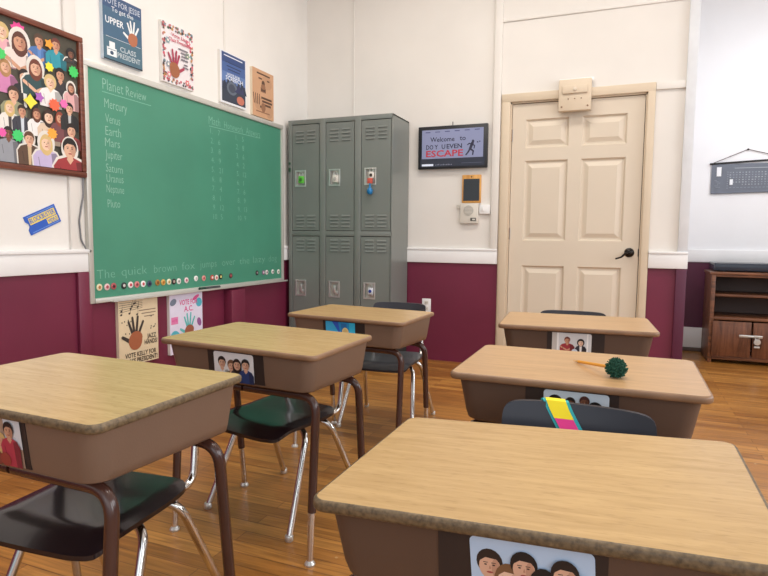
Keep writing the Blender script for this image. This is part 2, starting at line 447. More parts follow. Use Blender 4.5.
# trim: chair rails, battens, casing, baseboard
def trim(n, boxes, mt=TRIM_W, bev=.004):
    m = MB()
    for a, b in boxes: m.box(a, b, mt, bev)
    return struct(m.build('trim_%d' % n))
trim(1, [((XL, Y0, ZR0), (XL + .018, 2.273, ZR1)), ((XL, Y0, ZR1 - .012), (XL + .026, 2.273, ZR1 + .008)), ((XL, 4.168, ZR0), (XL + .018, YB, ZR1)), ((XL, 4.168, ZR1 - .012), (XL + .026, YB, ZR1 + .008))])
trim(2, [((XL + .02, YB - .018, ZR0 - .005), (-.899, YB, ZR1)), ((XL + .02, YB - .026, ZR1 - .012), (-.899, YB, ZR1 + .004))])
trim(3, [((.183, YB - .03, ZR0 - .005), (.435, YB, ZR1)), ((.183, YB - .038, ZR1 - .012), (.435, YB, ZR1 + .004))])
trim(4, [((.44, YF - .02, ZR0 + .005), (XR, YF, ZR1 + .005))])
trim(5, [((-2.157, YB - .008, ZR1), (-2.143, YB, ZC))], WHITE_B)
trim(6, [((-.958, YB - .022, ZR1 + .004), (-.899, YB, ZC))], WHITE_B)
trim(7, [((-.899, YB - .012, 2.645), (.37, YB, 2.665))], WHITE_B)
trim(8, [((.368, YB - .028, ZR1), (.432, YB + .02, ZC))], mat('daylight tinted white trim', (222, 224, 228), .5))  # bluish daylight from the alcove is put into this trim's colour
trim(9, [((.183, YB - .02, 2.055), (.368, YB, 2.105))], WHITE_B)
trim(10, [((XL, 2.16, ZR1), (XL + .016, 2.23, ZC))], WHITE_B)
trim(11, [((XL, 3.435, ZR1), (XL + .008, 3.45, ZC))], WHITE_B)
trim(12, [((.365, YB - .028, 0), (.432, YB + .02, ZR0 - .006))], MAROON_D)
trim(13, [((XL, 3.40, 0), (XL + .07, 3.56, .628))], MAROON)
trim(14, [((XL, 2.19, 0), (XL + .02, 2.27, ZR0))], MAROON)
m = MB(); m.box((.44, YF - .018, .035), (XR, YF, .22), TRIM_W, .004); m.box((.44, YF - .024, 0), (XR, YF, .035), CAB_DARK, .004)
struct(m.build('baseboard_far'))
# small nail holes and scuffs on the wall by the door are left to the plaster

# ---- door
DY = YB + .012
door = bpy.data.objects.new('door_1', None); COL.objects.link(door); door.location = (-.347, YB, 0); struct(door)
def dl(o): return o
m = MB(); x0, x1 = -.812, .118; fy = DY; dz0, dz1 = .01, 2.032
px = [(-.712, -.395), (-.302, .006)]; pz = [(1.70, 1.915), (.998, 1.605), (.21, .805)]
xs = [x0, px[0][0], px[0][1], px[1][0], px[1][1], x1]
for i in range(0, 6, 2): m.box((xs[i], fy, dz0), (xs[i + 1], fy + .04, dz1), CREAM)
for a, b in px:
    zz = [dz0, pz[2][0], pz[2][1], pz[1][0], pz[1][1], pz[0][0], pz[0][1], dz1]
    for i in range(0, 8, 2): m.box((a, fy, zz[i]), (b, fy + .04, zz[i + 1]), CREAM)
sl = m.build('slab', door, loc=(.347, -YB, 0))
for a, b in px:
    for c, d in pz:
        q = MB()
        # sticking slopes in, then a raised field
        R = [(0, .0), (.012, .016), (.024, .016), (.056, .003)]
        vs = []; fs = []
        for ins, dep in R: vs += [(a + ins, fy + dep, c + ins), (b - ins, fy + dep, c + ins), (b - ins, fy + dep, d - ins), (a + ins, fy + dep, d - ins)]
        for i in range(len(R) - 1):
            for k in range(4): k2 = (k + 1) % 4; fs.append([i * 4 + k, i * 4 + k2, i * 4 + 4 + k2, i * 4 + 4 + k])
        k = 4 * (len(R) - 1); fs.append([k, k + 1, k + 2, k + 3])
        q.add(vs, fs, CREAM); q.build('raised_panel', sl, smooth=0)
m = MB()  # casing
m.box((-.888, YB - .024, 0), (-.825, YB, 2.105), CREAM_T, .005); m.box((.132, YB - .024, 0), (.182, YB, 2.105), CREAM_T, .005)
m.box((-.888, YB - .025, 2.045), (.182, YB, 2.108), CREAM_T, .005)
m.box((-.896, YB - .012, 0), (-.888, YB, 2.112), CREAM_T, .003)
m.box((-.825, YB - .004, 0), (-.815, YB + .05, 2.045), CREAM_T); m.box((.122, YB - .004, 0), (.132, YB + .05, 2.045), CREAM_T); m.box((-.825, YB - .004, 2.036), (.132, YB + .05, 2.045), CREAM_T)
m.build('door_frame', door, loc=(.347, -YB, 0))
for z in (1.80, 1.05, .28):
    q = MB(); q.tube([(-.815, YB + .004, z - .045), (-.815, YB + .004, z + .045)], .006, EDGE_L, 8); q.box((-.815, YB + .009, z - .045), (-.805, YB + .0115, z + .045), STEEL)
    q.build('hinge', door, loc=(.347, -YB, 0))
q = MB(); HB = mat('oil rubbed bronze', (46, 42, 40), 0.3, metal=0.8)
q.lathe((.056, DY, .918), [(.034, 0), (.034, -.006), (.028, -.012), (.014, -.016), (.012, -.05), (.0, -.052)], HB, 24, 'y')
q.tube(fillet([(.056, DY - .045, .918), (.03, DY - .05, .912), (.005, DY - .05, .885), (-.035, DY - .046, .872)], .03), .0085, HB, 10, r2=.006)
lv = q.build('door_handle', door, loc=(.347, -YB, 0)); 
q = MB(); q.box((.113, DY - .003, .89), (.121, DY + .02, .945), HB); q.build('latch_plate', door, loc=(.347, -YB, 0))

# ---- box over the door
r = thing('door_chime', 'cream painted box mounted over the top of the door frame', 'chime box', (-.355, YB - .026, 1.94))
m = MB(); m.box((-.113, -.05, 0), (.113, 0, .225), CREAM_T, .006); m.box((-.118, -.004, .217), (.125, .0, .24), TRIM_W, .002); m.build('housing', r)
m = MB(); m.box((-.088, -.064, .12), (.088, -.05, .178), CREAM_T, .006); m.lathe((0, -.064, .15), [(.014, 0), (.012, -.006), (0, -.008)], CREAM, 14, 'y'); m.build('raised_cover', r)
for x, z, q_ in ((-.09, .03, .007), (.09, .03, .007), (-.045, .085, .005), (0, .085, .005), (.045, .085, .005)):
    m = MB(); m.lathe((x, -.05, z), [(q_, 0), (q_ * .85, -.003), (0, -.004)], EDGE_L, 10, 'y'); m.build('screw', r)

# ------------------------------------------------------------------ chalkboard
CX = XL + .012
r = thing('chalkboard', 'large green chalkboard with pale metal frame on the left wall', 'chalkboard', (XL, 3.22, .644))
by0, by1, bz0, bz1 = 2.255 - 3.22, 4.165 - 3.22, 0.0, 1.262
m = MB(); m.box((0, by0 + .01, bz0 + .01), (.012, by1 - .01, bz1 - .01), CHALK); m.build('writing_surface', r, smooth=0)
for nm, a, b in (('top_rail', (0, by0, bz1 - .034), (.026, by1, bz1)), ('side_rail', (0, by0, bz0), (.026, by0 + .03, bz1 - .034)), ('side_rail', (0, by1 - .026, bz0), (.026, by1, bz1 - .034)), ('bottom_rail', (0, by0 + .03, bz0), (.03, by1 - .026, bz0 + .026))):
    q = MB(); q.box(a, b, ALU, .004); q.build(nm, r)
q = MB(); q.box((.026, by0 + .12, bz0), (.06, by1, bz0 + .006), ALU, .002); q.box((.055, by0 + .12, bz0 + .006), (.06, by1, bz0 + .012), ALU, .001); q.build('chalk_tray', r)
def chalk(draw):
    s = Sheet('left', .00005); draw(s); s.build('chalk_writing', r, loc=(.0125, 0, 0), smooth=0)
def row(t, y, z, h, mt, width=None, off=-.012, rot=0.0): chalk(lambda s: s.text(t, y - 3.22, z - .644, h, mt, width=width, off=off, rot=rot))
PL = [('Mercury', 1.712, .05, .155), ('Venus', 1.634, .048, .10), ('Earth', 1.568, .048, .105), ('Mars', 1.508, .046, .10), ('Jupiter', 1.444, .046, .115), ('Saturn', 1.373, .044, .115), ('Uranus', 1.317, .044, .115), ('Neptune', 1.262, .044, .12), ('Pluto', 1.181, .044, .085)]
row('Planet', 2.386, 1.782, .058, CHALK_W, .14); row('Review', 2.545, 1.782, .052, CHALK_W, .15)
chalk(lambda s: s.stroke(2.384 - 3.22, 1.768 - .644, 2.73 - 3.22, 1.765 - .644, .004, CHALK_F))
for (t, z, h, w) in PL: row(t, 2.395 + random.uniform(-.004, .006), z - .024, h, CHALK_W, w, -.010, random.uniform(-.02, .03))
row('Math', 3.25, 1.755, .055, CHALK_F, .12); row('Homework', 3.415, 1.755, .05, CHALK_F, .22); row('Answers', 3.67, 1.758, .05, CHALK_F, .18)
chalk(lambda s: s.stroke(3.255 - 3.22, 1.742 - .644, 3.85 - 3.22, 1.755 - .644, .004, CHALK_F))
for cx, cb, nums in ((3.265, 3.345, ['7', '6', '8', '9', '21', '8', '4', '1', '12', '5']), (3.545, 3.62, ['5', '8', '6', '2', '12', '1', '6', '9', '13', '9'])):
    for i, nn in enumerate(nums):
        z = 1.695 - i * .0635
        row('%d.' % (i + 1), cx + .002 * i, z, .036, CHALK_F, None, -.014)
        row(nn, cb + .002 * i, z, .036, CHALK_F, None, -.012)
for t, y, w, z in (('The', 2.312, .12, .772), ('quick', 2.478, .19, .780), ('brown', 2.725, .19, .784), ('fox', 2.965, .12, .79), ('jumps', 3.14, .17, .795), ('over', 3.37, .15, .80), ('the', 3.575, .12, .803), ('lazy', 3.745, .16, .808), ('dog', 3.955, .12, .81)):
    row(t, y, z, .05, CHALK_F, w, -.016, .02)

# round magnets along the bottom of the chalkboard
MAG = [(2.323, .732, (228, 216, 180), (176, 120, 70), 'cream and tan'), (2.374, .730, (226, 190, 190), (170, 70, 80), 'pink'), (2.418, .731, (176, 88, 92), (80, 40, 50), 'dull red'), (2.491, .729, (36, 36, 40), (200, 200, 196), 'black rimmed'), (2.539, .730, (240, 226, 226), (200, 60, 80), 'white with red mark'), (2.586, .729, (214, 130, 130), (150, 60, 70), 'salmon'), (2.634, .729, (240, 236, 236), (200, 80, 90), 'white with a pink mark'), (2.683, .727, (58, 74, 100), (30, 40, 60), 'dark blue'), (2.749, .729, (170, 124, 60), (120, 76, 40), 'mustard'), (2.796, .727, (214, 168, 84), (180, 110, 50), 'yellow orange'), (2.845, .727, (232, 226, 196), (190, 150, 80), 'pale yellow'), (2.888, .726, (48, 40, 42), (180, 160, 150), 'black and grey'), (2.932, .725, (236, 234, 230), (150, 150, 150), 'plain white'), (3.002, .727, (238, 214, 216), (180, 90, 110), 'white and rose'), (3.094, .733, (244, 242, 240), (190, 190, 190), 'bright white'), (3.172, .730, (222, 150, 144), (170, 80, 80), 'coral'), (3.259, .729, (190, 80, 70), (230, 220, 210), 'red'), (3.305, .726, (240, 220, 214), (190, 80, 70), 'white with coral edge'), (3.351, .730, (32, 34, 32), (220, 210, 130), 'black with yellow centre'), (3.465, .730, (92, 60, 62), (170, 80, 80), 'brown'), (3.792, .734, (40, 34, 40), (150, 140, 140), 'small black'), (3.880, .732, (130, 100, 130), (220, 200, 210), 'mauve'), (3.926, .732, (236, 228, 226), (120, 90, 110), 'white beside the mauve'), (4.011, .732, (240, 238, 234), (90, 90, 90), 'white with dark dot'), (4.095, .728, (242, 238, 232), (120, 150, 120), 'white, nearest the lockers')]
ORD = ['first', 'second', 'third', 'fourth', 'fifth', 'sixth', 'seventh', 'eighth', 'ninth', 'tenth', 'eleventh', 'twelfth', 'thirteenth', 'fourteenth', 'fifteenth', 'sixteenth', 'seventeenth', 'eighteenth', 'nineteenth', 'twentieth', 'twenty-first', 'twenty-second', 'twenty-third', 'twenty-fourth', 'last']
for i, (y, z, c1, c2, d) in enumerate(MAG):
    q = MB(); rr = .0185
    q.lathe((0, 0, 0), [(rr, 0), (rr, .003), (rr * .85, .0045)], flat(c1, .35), 18, 'x')
    q.lathe((.0045, 0, 0), [(rr * .5, 0), (rr * .45, .0004)], flat(c2, .35), 12, 'x')
    o = q.build('button_magnet', loc=(XL + .0125, y, z - .004))
    tag(o, 'round %s button magnet, %s from the left in the chalkboard row' % (d, ORD[i]), 'magnet', 'button magnets along the chalkboard')
r = thing('chalkboard_marker', 'dark grey marker with green cap lying in the chalkboard tray', 'marker', (XL + .042, 3.20, .6605))
q = MB(); q.tube([(0, -.055, 0), (0, .10, 0)], .0095, mat('grey marker barrel', (70, 72, 76), .4), 12); q.build('barrel', r)
q = MB(); q.tube([(0, -.105, 0), (0, -.055, 0)], .0105, mat('dark green cap', (30, 62, 54), .4), 12); q.build('cap', r)

# ------------------------------------------------------------------ posters
def poster(name, label, y0, y1, z0, z1, bg, draw, thick=.022, edge=PAPER, margin=.0):
    r = thing(name, label, 'poster', (XL, (y0 + y1) / 2, z0))
    w, h = y1 - y0, z1 - z0
    m = MB(); m.box((0, -w / 2, 0), (thick, w / 2, h), edge, .001); m.build('foam_board', r, smooth=0)
    s = Sheet('left', .00003)
    s.rect(-w / 2 + margin, margin, w / 2 - margin * .3, h - margin * .3, flat(bg))
    draw(s, w, h)
    s.build('printed_sheet', r, loc=(thick, 0, 0), smooth=0)
    return r
def bars(s, rows, m, h):
    for (u0, u1, v) in rows: s.rect(u0, v, u1, v + h, m, up=False)

def d1(s, w, h):
    W = flat((232, 236, 238)); 
    s.rect(-w / 2, h * .8, w / 2, h, flat((58, 84, 122))); s.rect(-w / 2, 0, w / 2, h * .36, flat((74, 108, 126)))
    s.text('VOTE FOR JESSIE', 0, h * .86, .03, flat((206, 212, 222)), width=w * .92, align='c')
    s.text('To get the', .0, h * .765, .024, W, width=w * .56, align='c')
    s.text('UPPER', -w * .44, h * .56, .034, W, width=w * .46, off=.015, up=False)
    s.rect(-w * .44, h * .355, w * .46, h * .36, W, up=False)
    hand(s, w * .25, h * .44, w * .125, (178, 108, 76), (236, 236, 236), -1, 1.05)
    s.text('CLASS', w * .12, h * .19, .026, flat((196, 206, 210)), width=w * .42, align='c', off=.01)
    s.text('PRESIDENT', w * .14, h * .085, .027, flat((196, 206, 210)), width=w * .6, align='c', off=.01, up=False)
    s.rect(-w * .42, h * .07, -w * .18, h * .2, W); s.rect(-w * .36, h * .2, -w * .22, h * .29, W, up=False); s.rect(-w * .40, h * .165, -w * .2, h * .175, flat((74, 108, 126)))
    s.ell(-w * .3, h * .12, w * .045, h * .03, flat((60, 84, 110)), up=False)
    s.rect(-w / 2, 0, w / 2, h * .02, flat((30, 44, 60)))
poster('election_poster', 'blue poster reading UPPER with white fingered handprint above the chalkboard', 2.392, 2.662, 1.942, 2.285, (66, 100, 128), d1, edge=mat('pale blue board edge', (196, 208, 220), .6))
def d2(s, w, h):
    rnd = random.Random(3); cs = [(74, 58, 62), (150, 80, 90), (196, 120, 120), (96, 120, 100), (120, 150, 160), (190, 140, 90), (60, 60, 70), (210, 90, 110)]
    for k in range(150):
        t = rnd.random(); e = rnd.choice('lrtb')
        u, v = {'l': (-w / 2 + rnd.uniform(.004, .03), t * h), 'r': (w / 2 - rnd.uniform(.004, .03), t * h), 't': ((t - .5) * w, h - rnd.uniform(.004, .035)), 'b': ((t - .5) * w, rnd.uniform(.004, .03))}[e]
        u = max(-w / 2 + .012, min(w / 2 - .012, u)); v = max(.012, min(h - .012, v))
        s.ell(u, v, rnd.uniform(.005, .011), rnd.uniform(.005, .011), flat(rnd.choice(cs)), n=8)
    for u, v, c in ((-.09, .25, (120, 160, 168)), (.09, .28, (210, 90, 120)), (.08, .2, (110, 150, 110)), (-.085, .05, (226, 130, 140)), (.075, .035, (220, 90, 100)), (-.09, .11, (150, 160, 170))):
        s.star(u, v, .022, flat(c), 6, .6); s.ell(u, v, .008, .008, flat((236, 224, 214)))
    P = flat((196, 60, 92))
    s.text('Vote Lisa', 0.01, h * .80, .020, P, width=w * .5, align='c', off=.012)
    s.text('Class President', 0.01, h * .715, .020, P, width=w * .68, align='c', off=.012, up=False)
    bars(s, [(.0, .085, h * .62), (.02, .085, h * .565), (.025, .085, h * .51), (.02, .085, h * .455), (.045, .08, h * .38), (.035, .085, h * .33)], flat((126, 120, 130)), .009)
    hand(s, -w * .13, h * .24, w * .155, (160, 98, 66), (168, 58, 84), 1, .95)
poster('election_poster', 'white poster with floral border and red fingered handprint above the chalkboard', 2.818, 3.096, 1.93, 2.285, (234, 226, 228), d2)
def d3(s, w, h):
    s.rect(-w * .44, h * .04, w * .47, h * .30, flat((52, 60, 78))); s.rect(-w * .44, h * .3, w * .47, h * .42, flat((66, 78, 112)))
    s.rect(-w * .44, h * .42, w * .47, h * .62, flat((96, 124, 178)))
    s.rect(-w * .44, h * .62, w * .47, h * .8, flat((70, 98, 156))); s.rect(-w * .44, h * .8, w * .47, h * .985, flat((52, 74, 126)))
    for k, u in enumerate((-.1, -.06, -.02, .02, .06, .1, .125)):
        t = h * (.33 + .05 * ((k * 7) % 3)); s.poly([(u - .03, h * .28), (u + .03, h * .28), (u + .008, t + .04), (u - .008, t + .04)], flat((44, 52, 74)), up=(k == 0))
    s.ell(-w * .06, h * .33, w * .2, h * .13, flat((98, 108, 124))); s.ell(-w * .06, h * .33, w * .13, h * .085, flat((66, 74, 92)))
    s.poly([(w * .02, h * .28), (w * .42, h * .28), (w * .36, h * .42), (w * .3, h * .34), (w * .22, h * .44), (w * .14, h * .36)], flat((54, 58, 96)))
    s.ell(w * .27, h * .145, w * .15, h * .085, flat((196, 116, 96)))
    W = flat((226, 232, 240))
    bars(s, [(-w * .36, w * .36, h * .92)], W, .007)
    bars(s, [(-w * .3, w * .3, h * .80), (-w * .26, w * .3, h * .73), (-w * .22, w * .26, h * .67)], flat((44, 60, 102)), .008)
    s.text('VOTE FOR', .0, h * .555, .018, W, width=w * .5, align='c', off=.012)
    s.text('SCREECH', .01, h * .475, .027, W, width=w * .66, align='c', off=.015, up=False)
poster('election_poster', 'night blue poster with white lettering and dark skyline above the chalkboard', 3.365, 3.662, 1.925, 2.275, (228, 230, 236), d3)
def d4(s, w, h):
    K = flat((92, 62, 46)); B = flat((150, 106, 78))
    for (u, v, a, b) in ((.05, .27, .07, .05), (-.06, .1, .06, .05), (.08, .06, .05, .05)): s.ell(u, v, a, b, flat((194, 150, 116)), up=False)
    bars(s, [(-w * .3, w * .32, h * .9), (-w * .22, -w * .06, h * .80), (w * .18, w * .3, h * .80)], K, .012)
    s.ell(.0, h * .72, .022, .026, K); s.rect(-.035, h * .54, .035, h * .64, B); s.rect(-.03, h * .56, .03, h * .62, K); s.ell(0, h * .66, .03, .02, B)
    for k in range(4): s.stroke(-w * .42 + k * .022, h * .27, -w * .46 + k * .026, h * .47, .009, K, up=(k == 0))
    bars(s, [(-w * .1, w * .40, h * .40), (-w * .06, w * .42, h * .33), (-w * .02, w * .36, h * .26), (-w * .16, w * .1, h * .2)], K, .016)
    bars(s, [(-w * .34, w * .3, h * .1)], B, .01)
    s.ell(-.0, h * .22, .03, .035, B)
poster('election_poster', 'tan parchment poster with dark brown drawing, nearest the lockers above the chalkboard', 3.742, 4.026, 1.912, 2.262, (206, 160, 124), d4, edge=mat('cream board edge', (230, 214, 190), .6))
def d5(s, w, h):
    K = flat((52, 42, 38))
    rnd = random.Random(5)
    for k in range(5): s.stroke(-w * .48, h * (.82 + .035 * k), w * .1, h * (.86 + .025 * k), .0022, K, up=(k == 0), round_=False)
    for k in range(9):
        u, v = rnd.uniform(-w * .44, w * .0), h * rnd.uniform(.74, .95); s.ell(u, v, .008, .006, K, up=(k == 0), n=8, rot=.3); s.rect(u + .006, v, u + .008, v + .035, K, up=False)
    for k in range(7): s.ell(rnd.uniform(-w * .42, -w * .2), h * rnd.uniform(.45, .7), .004, .005, K, up=False, n=6); s.ell(rnd.uniform(w * .28, w * .44), h * rnd.uniform(.5, .72), .004, .005, K, up=False, n=6)
    bars(s, [(-.0, w * .44, h * .81), (.02, w * .44, h * .76), (.04, w * .4, h * .71)], flat((126, 106, 88)), .005)
    hand(s, -w * .1, h * .36, w * .17, (168, 98, 66), (62, 54, 50), -1, .95)
    s.text('JAZZ', w * .32, h * .365, .026, K, width=w * .24, align='c', off=.02)
    s.text('HANDS!', w * .3, h * .275, .026, K, width=w * .34, align='c', off=.02, up=False)
    s.text('VOTE KELLY FOR', .01, h * .115, .026, K, width=w * .8, align='c', off=.02, up=False)
    s.text('CLASS PRESIDENT!', .01, h * .025, .026, K, width=w * .86, align='c', off=.02, up=False)
poster('election_poster', 'cream poster reading JAZZ HANDS with black fingered handprint below the chalkboard', 2.437, 2.735, .265, .642, (226, 206, 172), d5, edge=mat('cream board edge', (230, 214, 190), .6))
def d6(s, w, h):
    P = flat((214, 64, 140)); T = flat((84, 176, 196))
    for (u, v, a, b, c) in ((-.12, .33, .03, .02, (120, 130, 150)), (.09, .345, .035, .012, (222, 90, 150)), (.12, .31, .03, .03, (84, 180, 200)), (-.105, .10, .045, .05, (84, 180, 200)), (.12, .18, .02, .03, (150, 90, 150))): s.ell(u, v, a, b, flat(c), up=True, rot=.4)
    s.stroke(-.12, .12, -.09, .06, .012, flat((220, 240, 244))); 
    s.rect(-w * .46, h * .50, -w * .26, h * .62, flat((226, 130, 180))); s.text('VOTE', -w * .36, h * .54, .015, P, width=w * .16, align='c', off=.02)
    s.text('VOTE FOR', .02, h * .805, .032, P, width=w * .56, align='c', off=.02)
    s.text('A.C.', .02, h * .69, .034, P, width=w * .28, align='c', off=.02, up=False)
    hand(s, w * .07, h * .33, w * .14, (156, 92, 70), (96, 186, 186), -1, 1.0)
poster('election_poster', 'lilac poster reading VOTE FOR A.C. with teal fingered handprint below the chalkboard', 2.836, 3.142, .262, .642, (226, 220, 240), d6)

# ---- blue ticket sign on the left wall
r = thing('ticket_sign', 'blue and yellow ticket shaped sign tilted on the left wall', 'sign', (XL, 2.015, 1.08))
ang = math.radians(24.5); w, h = .178, .092
def tk(w, h, n=.012):
    L = [(w / 2, -h / 2), (w / 2, h / 2), (-w / 2, h / 2), (-w / 2, h * .22), (-w / 2 + n, h * .08), (-w / 2 + n, -h * .08), (-w / 2, -h * .22), (-w / 2, -h / 2)]
    return L
def rotp(P): return [(p[0] * math.cos(ang) - p[1] * math.sin(ang), p[0] * math.sin(ang) + p[1] * math.cos(ang)) for p in P]
# the photo shows it leaning up to the right, so the sheet itself is turned
s = Sheet('left', .00005); BL = flat((44, 92, 190), .4); YL = flat((232, 208, 96), .4)
s.poly(tk(w, h), BL)
s.rect(-w * .42, h * .40, w * .46, h * .43, flat((120, 160, 220)), up=True); s.rect(-w * .42, -h * .43, w * .46, -h * .40, flat((120, 160, 220)), up=False)
s.rect(-w * .40, -.002, w * .44, h * .34, YL, up=False)
s.text('BLOCKBUSTER', .003, .005, .022, BL, width=w * .80, align='c', off=.02)
s.rect(w * .1, -h * .34, w * .45, -h * .06, YL, up=False); s.text('VIDEO', w * .275, -h * .31, .017, BL, width=w * .3, align='c', off=.02)
m = MB(); pts = tk(w, h); n = len(pts)
m.add([(0, p[0], p[1]) for p in pts] + [(.004, p[0], p[1]) for p in pts], [list(range(n))[::-1], list(range(n, 2 * n))] + [[k, (k + 1) % n, n + (k + 1) % n, n + k] for k in range(n)], BL)
o = m.build('sign_board', r, smooth=0, rot=(math.radians(24), 0, 0)); o2 = s.build('printed_face', r, loc=(.004, 0, 0), rot=(math.radians(24), 0, 0), smooth=0)

# ------------------------------------------------------------------ pin board with cut-outs
PB = XL + .02
r = thing('bulletin_board', 'framed charcoal pin board covered in cut-out photos on the left wall', 'bulletin board', (XL, 1.80, 1.30))
fy0, fy1, fz0, fz1 = 1.28 - 1.8, 2.252 - 1.8, 0.0, .70
m = MB(); m.box((0, fy0 + .01, fz0 + .01), (.02, fy1 - .01, fz1 - .01), BOARD_K); m.build('pin_surface', r, smooth=0)
fr = .028
for nm, a, b in (('frame_rail', (0, fy0, fz1 - fr), (.036, fy1, fz1)), ('frame_rail', (0, fy0, fz0), (.036, fy1, fz0 + fr)), ('frame_rail', (0, fy0, fz0 + fr), (.036, fy0 + fr, fz1 - fr)), ('frame_rail', (0, fy1 - fr, fz0 + fr), (.036, fy1, fz1 - fr))):
    q = MB(); q.box(a, b, FRAMEWOOD, .005); q.build(nm, r)
# (y, z, head height, skin, hair, shirt, style, drop, outline, inner, words)
CUT = [
 (1.838, 1.905, .055, 3, (206, 178, 120), (226, 168, 178), 'bob', 1.9, 0, None, 'blonde woman in pale pink at the top left'),
 (1.920, 1.880, .070, 1, (92, 48, 36), (230, 214, 206), 'long', 1.0, 1, None, 'woman with long auburn hair in front of a pink burst'),
 (2.017, 1.913, .052, 1, (86, 60, 44), (74, 116, 176), 'short', 1.6, 0, (96, 136, 196), 'man in a blue denim shirt along the top'),
 (2.106, 1.921, .050, 1, (110, 52, 44), (44, 150, 168), 'short', 1.4, 0, None, 'red haired man in a turquoise shirt'),
 (2.189, 1.903, .038, 2, (30, 24, 24), (60, 56, 56), 'curly', .5, 1, None, 'small round head with black curls, top right corner'),
 (1.845, 1.753, .050, 0, (176, 130, 84), (206, 130, 176), 'long', 1.5, 0, None, 'woman with light brown hair in a mauve top'),
 (1.935, 1.727, .056, 0, (44, 32, 28), (40, 38, 42), 'short', 1.6, 0, (228, 226, 224), 'man in black suit, white shirt and tie'),
 (1.992, 1.783, .062, 0, (112, 56, 40), (44, 74, 78), 'long', 1.3, 1, None, 'auburn haired woman in dark teal below the denim shirt'),
 (2.122, 1.784, .052, 1, (26, 22, 22), (54, 50, 54), 'short', 1.4, 0, None, 'black haired man in a dark jacket near the green burst'),
 (2.066, 1.737, .054, 3, (214, 186, 128), (236, 232, 230), 'bob', 1.4, 0, None, 'blonde woman in a white top at the middle'),
 (2.180, 1.735, .038, 1, (84, 50, 40), (222, 170, 170), 'long', 2.0, 1, None, 'slim woman in pink at the right edge'),
 (1.877, 1.638, .056, 0, (74, 50, 38), (150, 150, 120), 'short', 1.0, 0, None, 'brown haired face left of the yellow shape'),
 (1.855, 1.576, .044, 3, (212, 180, 116), (232, 226, 220), 'long', 2.2, 0, (70, 60, 60), 'blonde woman with white blouse and dark vest'),
 (1.914, 1.570, .044, 1, (50, 36, 30), (58, 58, 70), 'short', 2.4, 0, (206, 214, 224), 'man in a dark coat over a pale blue shirt'),
 (1.986, 1.571, .042, 1, (102, 58, 42), (236, 232, 230), 'long', 1.6, 0, None, 'brown haired woman in a white crop top'),
 (2.048, 1.569, .054, 3, (60, 40, 34), (222, 196, 172), 'long', 1.6, 0, None, 'dark haired woman in a cream dress'),
 (2.108, 1.576, .044, 1, (146, 66, 48), (120, 70, 74), 'long', 1.8, 0, None, 'red haired woman in a wine coloured dress'),
 (2.163, 1.630, .046, 0, (32, 26, 26), (40, 40, 42), 'short', 1.5, 0, (190, 190, 190), 'man in a black vest by the right edge'),
 (2.170, 1.524, .056, 0, (40, 28, 26), (150, 56, 56), 'short', .9, 0, None, 'dark haired man in a red jacket by the right edge'),
 (1.842, 1.459, .046, 2, (28, 22, 22), (150, 152, 160), 'short', 1.9, 0, None, 'man in a grey shirt, bottom left'),
 (1.941, 1.449, .052, 0, (96, 64, 42), (92, 66, 50), 'short', 1.55, 1, (206, 178, 140), 'young man in brown waistcoat along the bottom'),
 (2.027, 1.443, .062, 3, (214, 182, 122), (196, 180, 216), 'long', 1.25, 1, None, 'blonde woman in lavender along the bottom'),
 (2.156, 1.432, .082, 0, (34, 26, 24), (160, 52, 56), 'short', .80, 1, None, 'large face of a dark haired man, bottom right'),
]
for i, (y, z, hh, sk, ha, sh, st, dr, ol, inn, d) in enumerate(CUT):
    b0, b1 = fy0 + fr + 1.8 - y, fy1 - fr + 1.8 - y - .002
    s = Sheet('left', .00005, box=(b0, b1, fz0 + fr + 1.302 - z, fz1 - fr + 1.298 - z))
    bust(s, 0, 0, hh * 1.16, sk, ha, sh, st, dr, wide=1.2, outline=bool(ol), inner=inn, sleeves=(True if 'denim' in d or 'long auburn' in d else None))
    o = s.build('photo_cutout', loc=(PB + .0008 + .0005 * i, y, z), smooth=0)
    tag(o, 'cut-out photo of %s' % d, 'photo', 'cut-out photos on the pin board')
ST = [(1.916, 1.930, .040, (232, 70, 150), 9, 'pink', 'behind the woman with auburn hair'), (2.060, 1.912, .026, (238, 160, 50), 5, 'orange', 'between the denim and turquoise shirts'), (2.191, 1.816, .031, (60, 200, 96), 10, 'green', 'at the right edge'), (2.058, 1.805, .024, (240, 228, 60), 7, 'yellow', 'above the middle blonde woman'), (1.953, 1.622, .036, (240, 226, 70), 4, 'yellow', 'under the man in the black suit'), (2.0, 1.652, .026, (176, 100, 190), 5, 'purple', 'beside the yellow one'), (2.078, 1.632, .032, (240, 104, 70), 10, 'red orange', 'at the middle right'), (2.130, 1.648, .024, (236, 110, 180), 6, 'pink', 'next to the red orange one'), (1.885, 1.455, .030, (64, 206, 110), 10, 'green', 'near the bottom left'), (2.061, 1.493, .029, (244, 168, 60), 10, 'orange', 'above the lavender top'), (1.812, 1.458, .022, (236, 90, 170), 8, 'pink', 'at the bottom left edge'), (1.822, 1.800, .026, (70, 204, 100), 8, 'green', 'at the left edge')]
for i, (y, z, rr, c, n, nm, d) in enumerate(ST):
    s = Sheet('left', .00005, box=(fy0 + fr + 1.8 - y, fy1 - fr + 1.798 - y, -1, 1)); s.star(0, 0, rr, flat(c), n, .74 if n > 5 else .6)
    o = s.build('neon_star', loc=(PB + (.0004 if i == 0 else .0145 - .0002 * i), y, z), smooth=0)
    tag(o, '%s neon paper burst %s of the pin board' % (nm, d), 'paper star', 'neon paper bursts on the pin board')

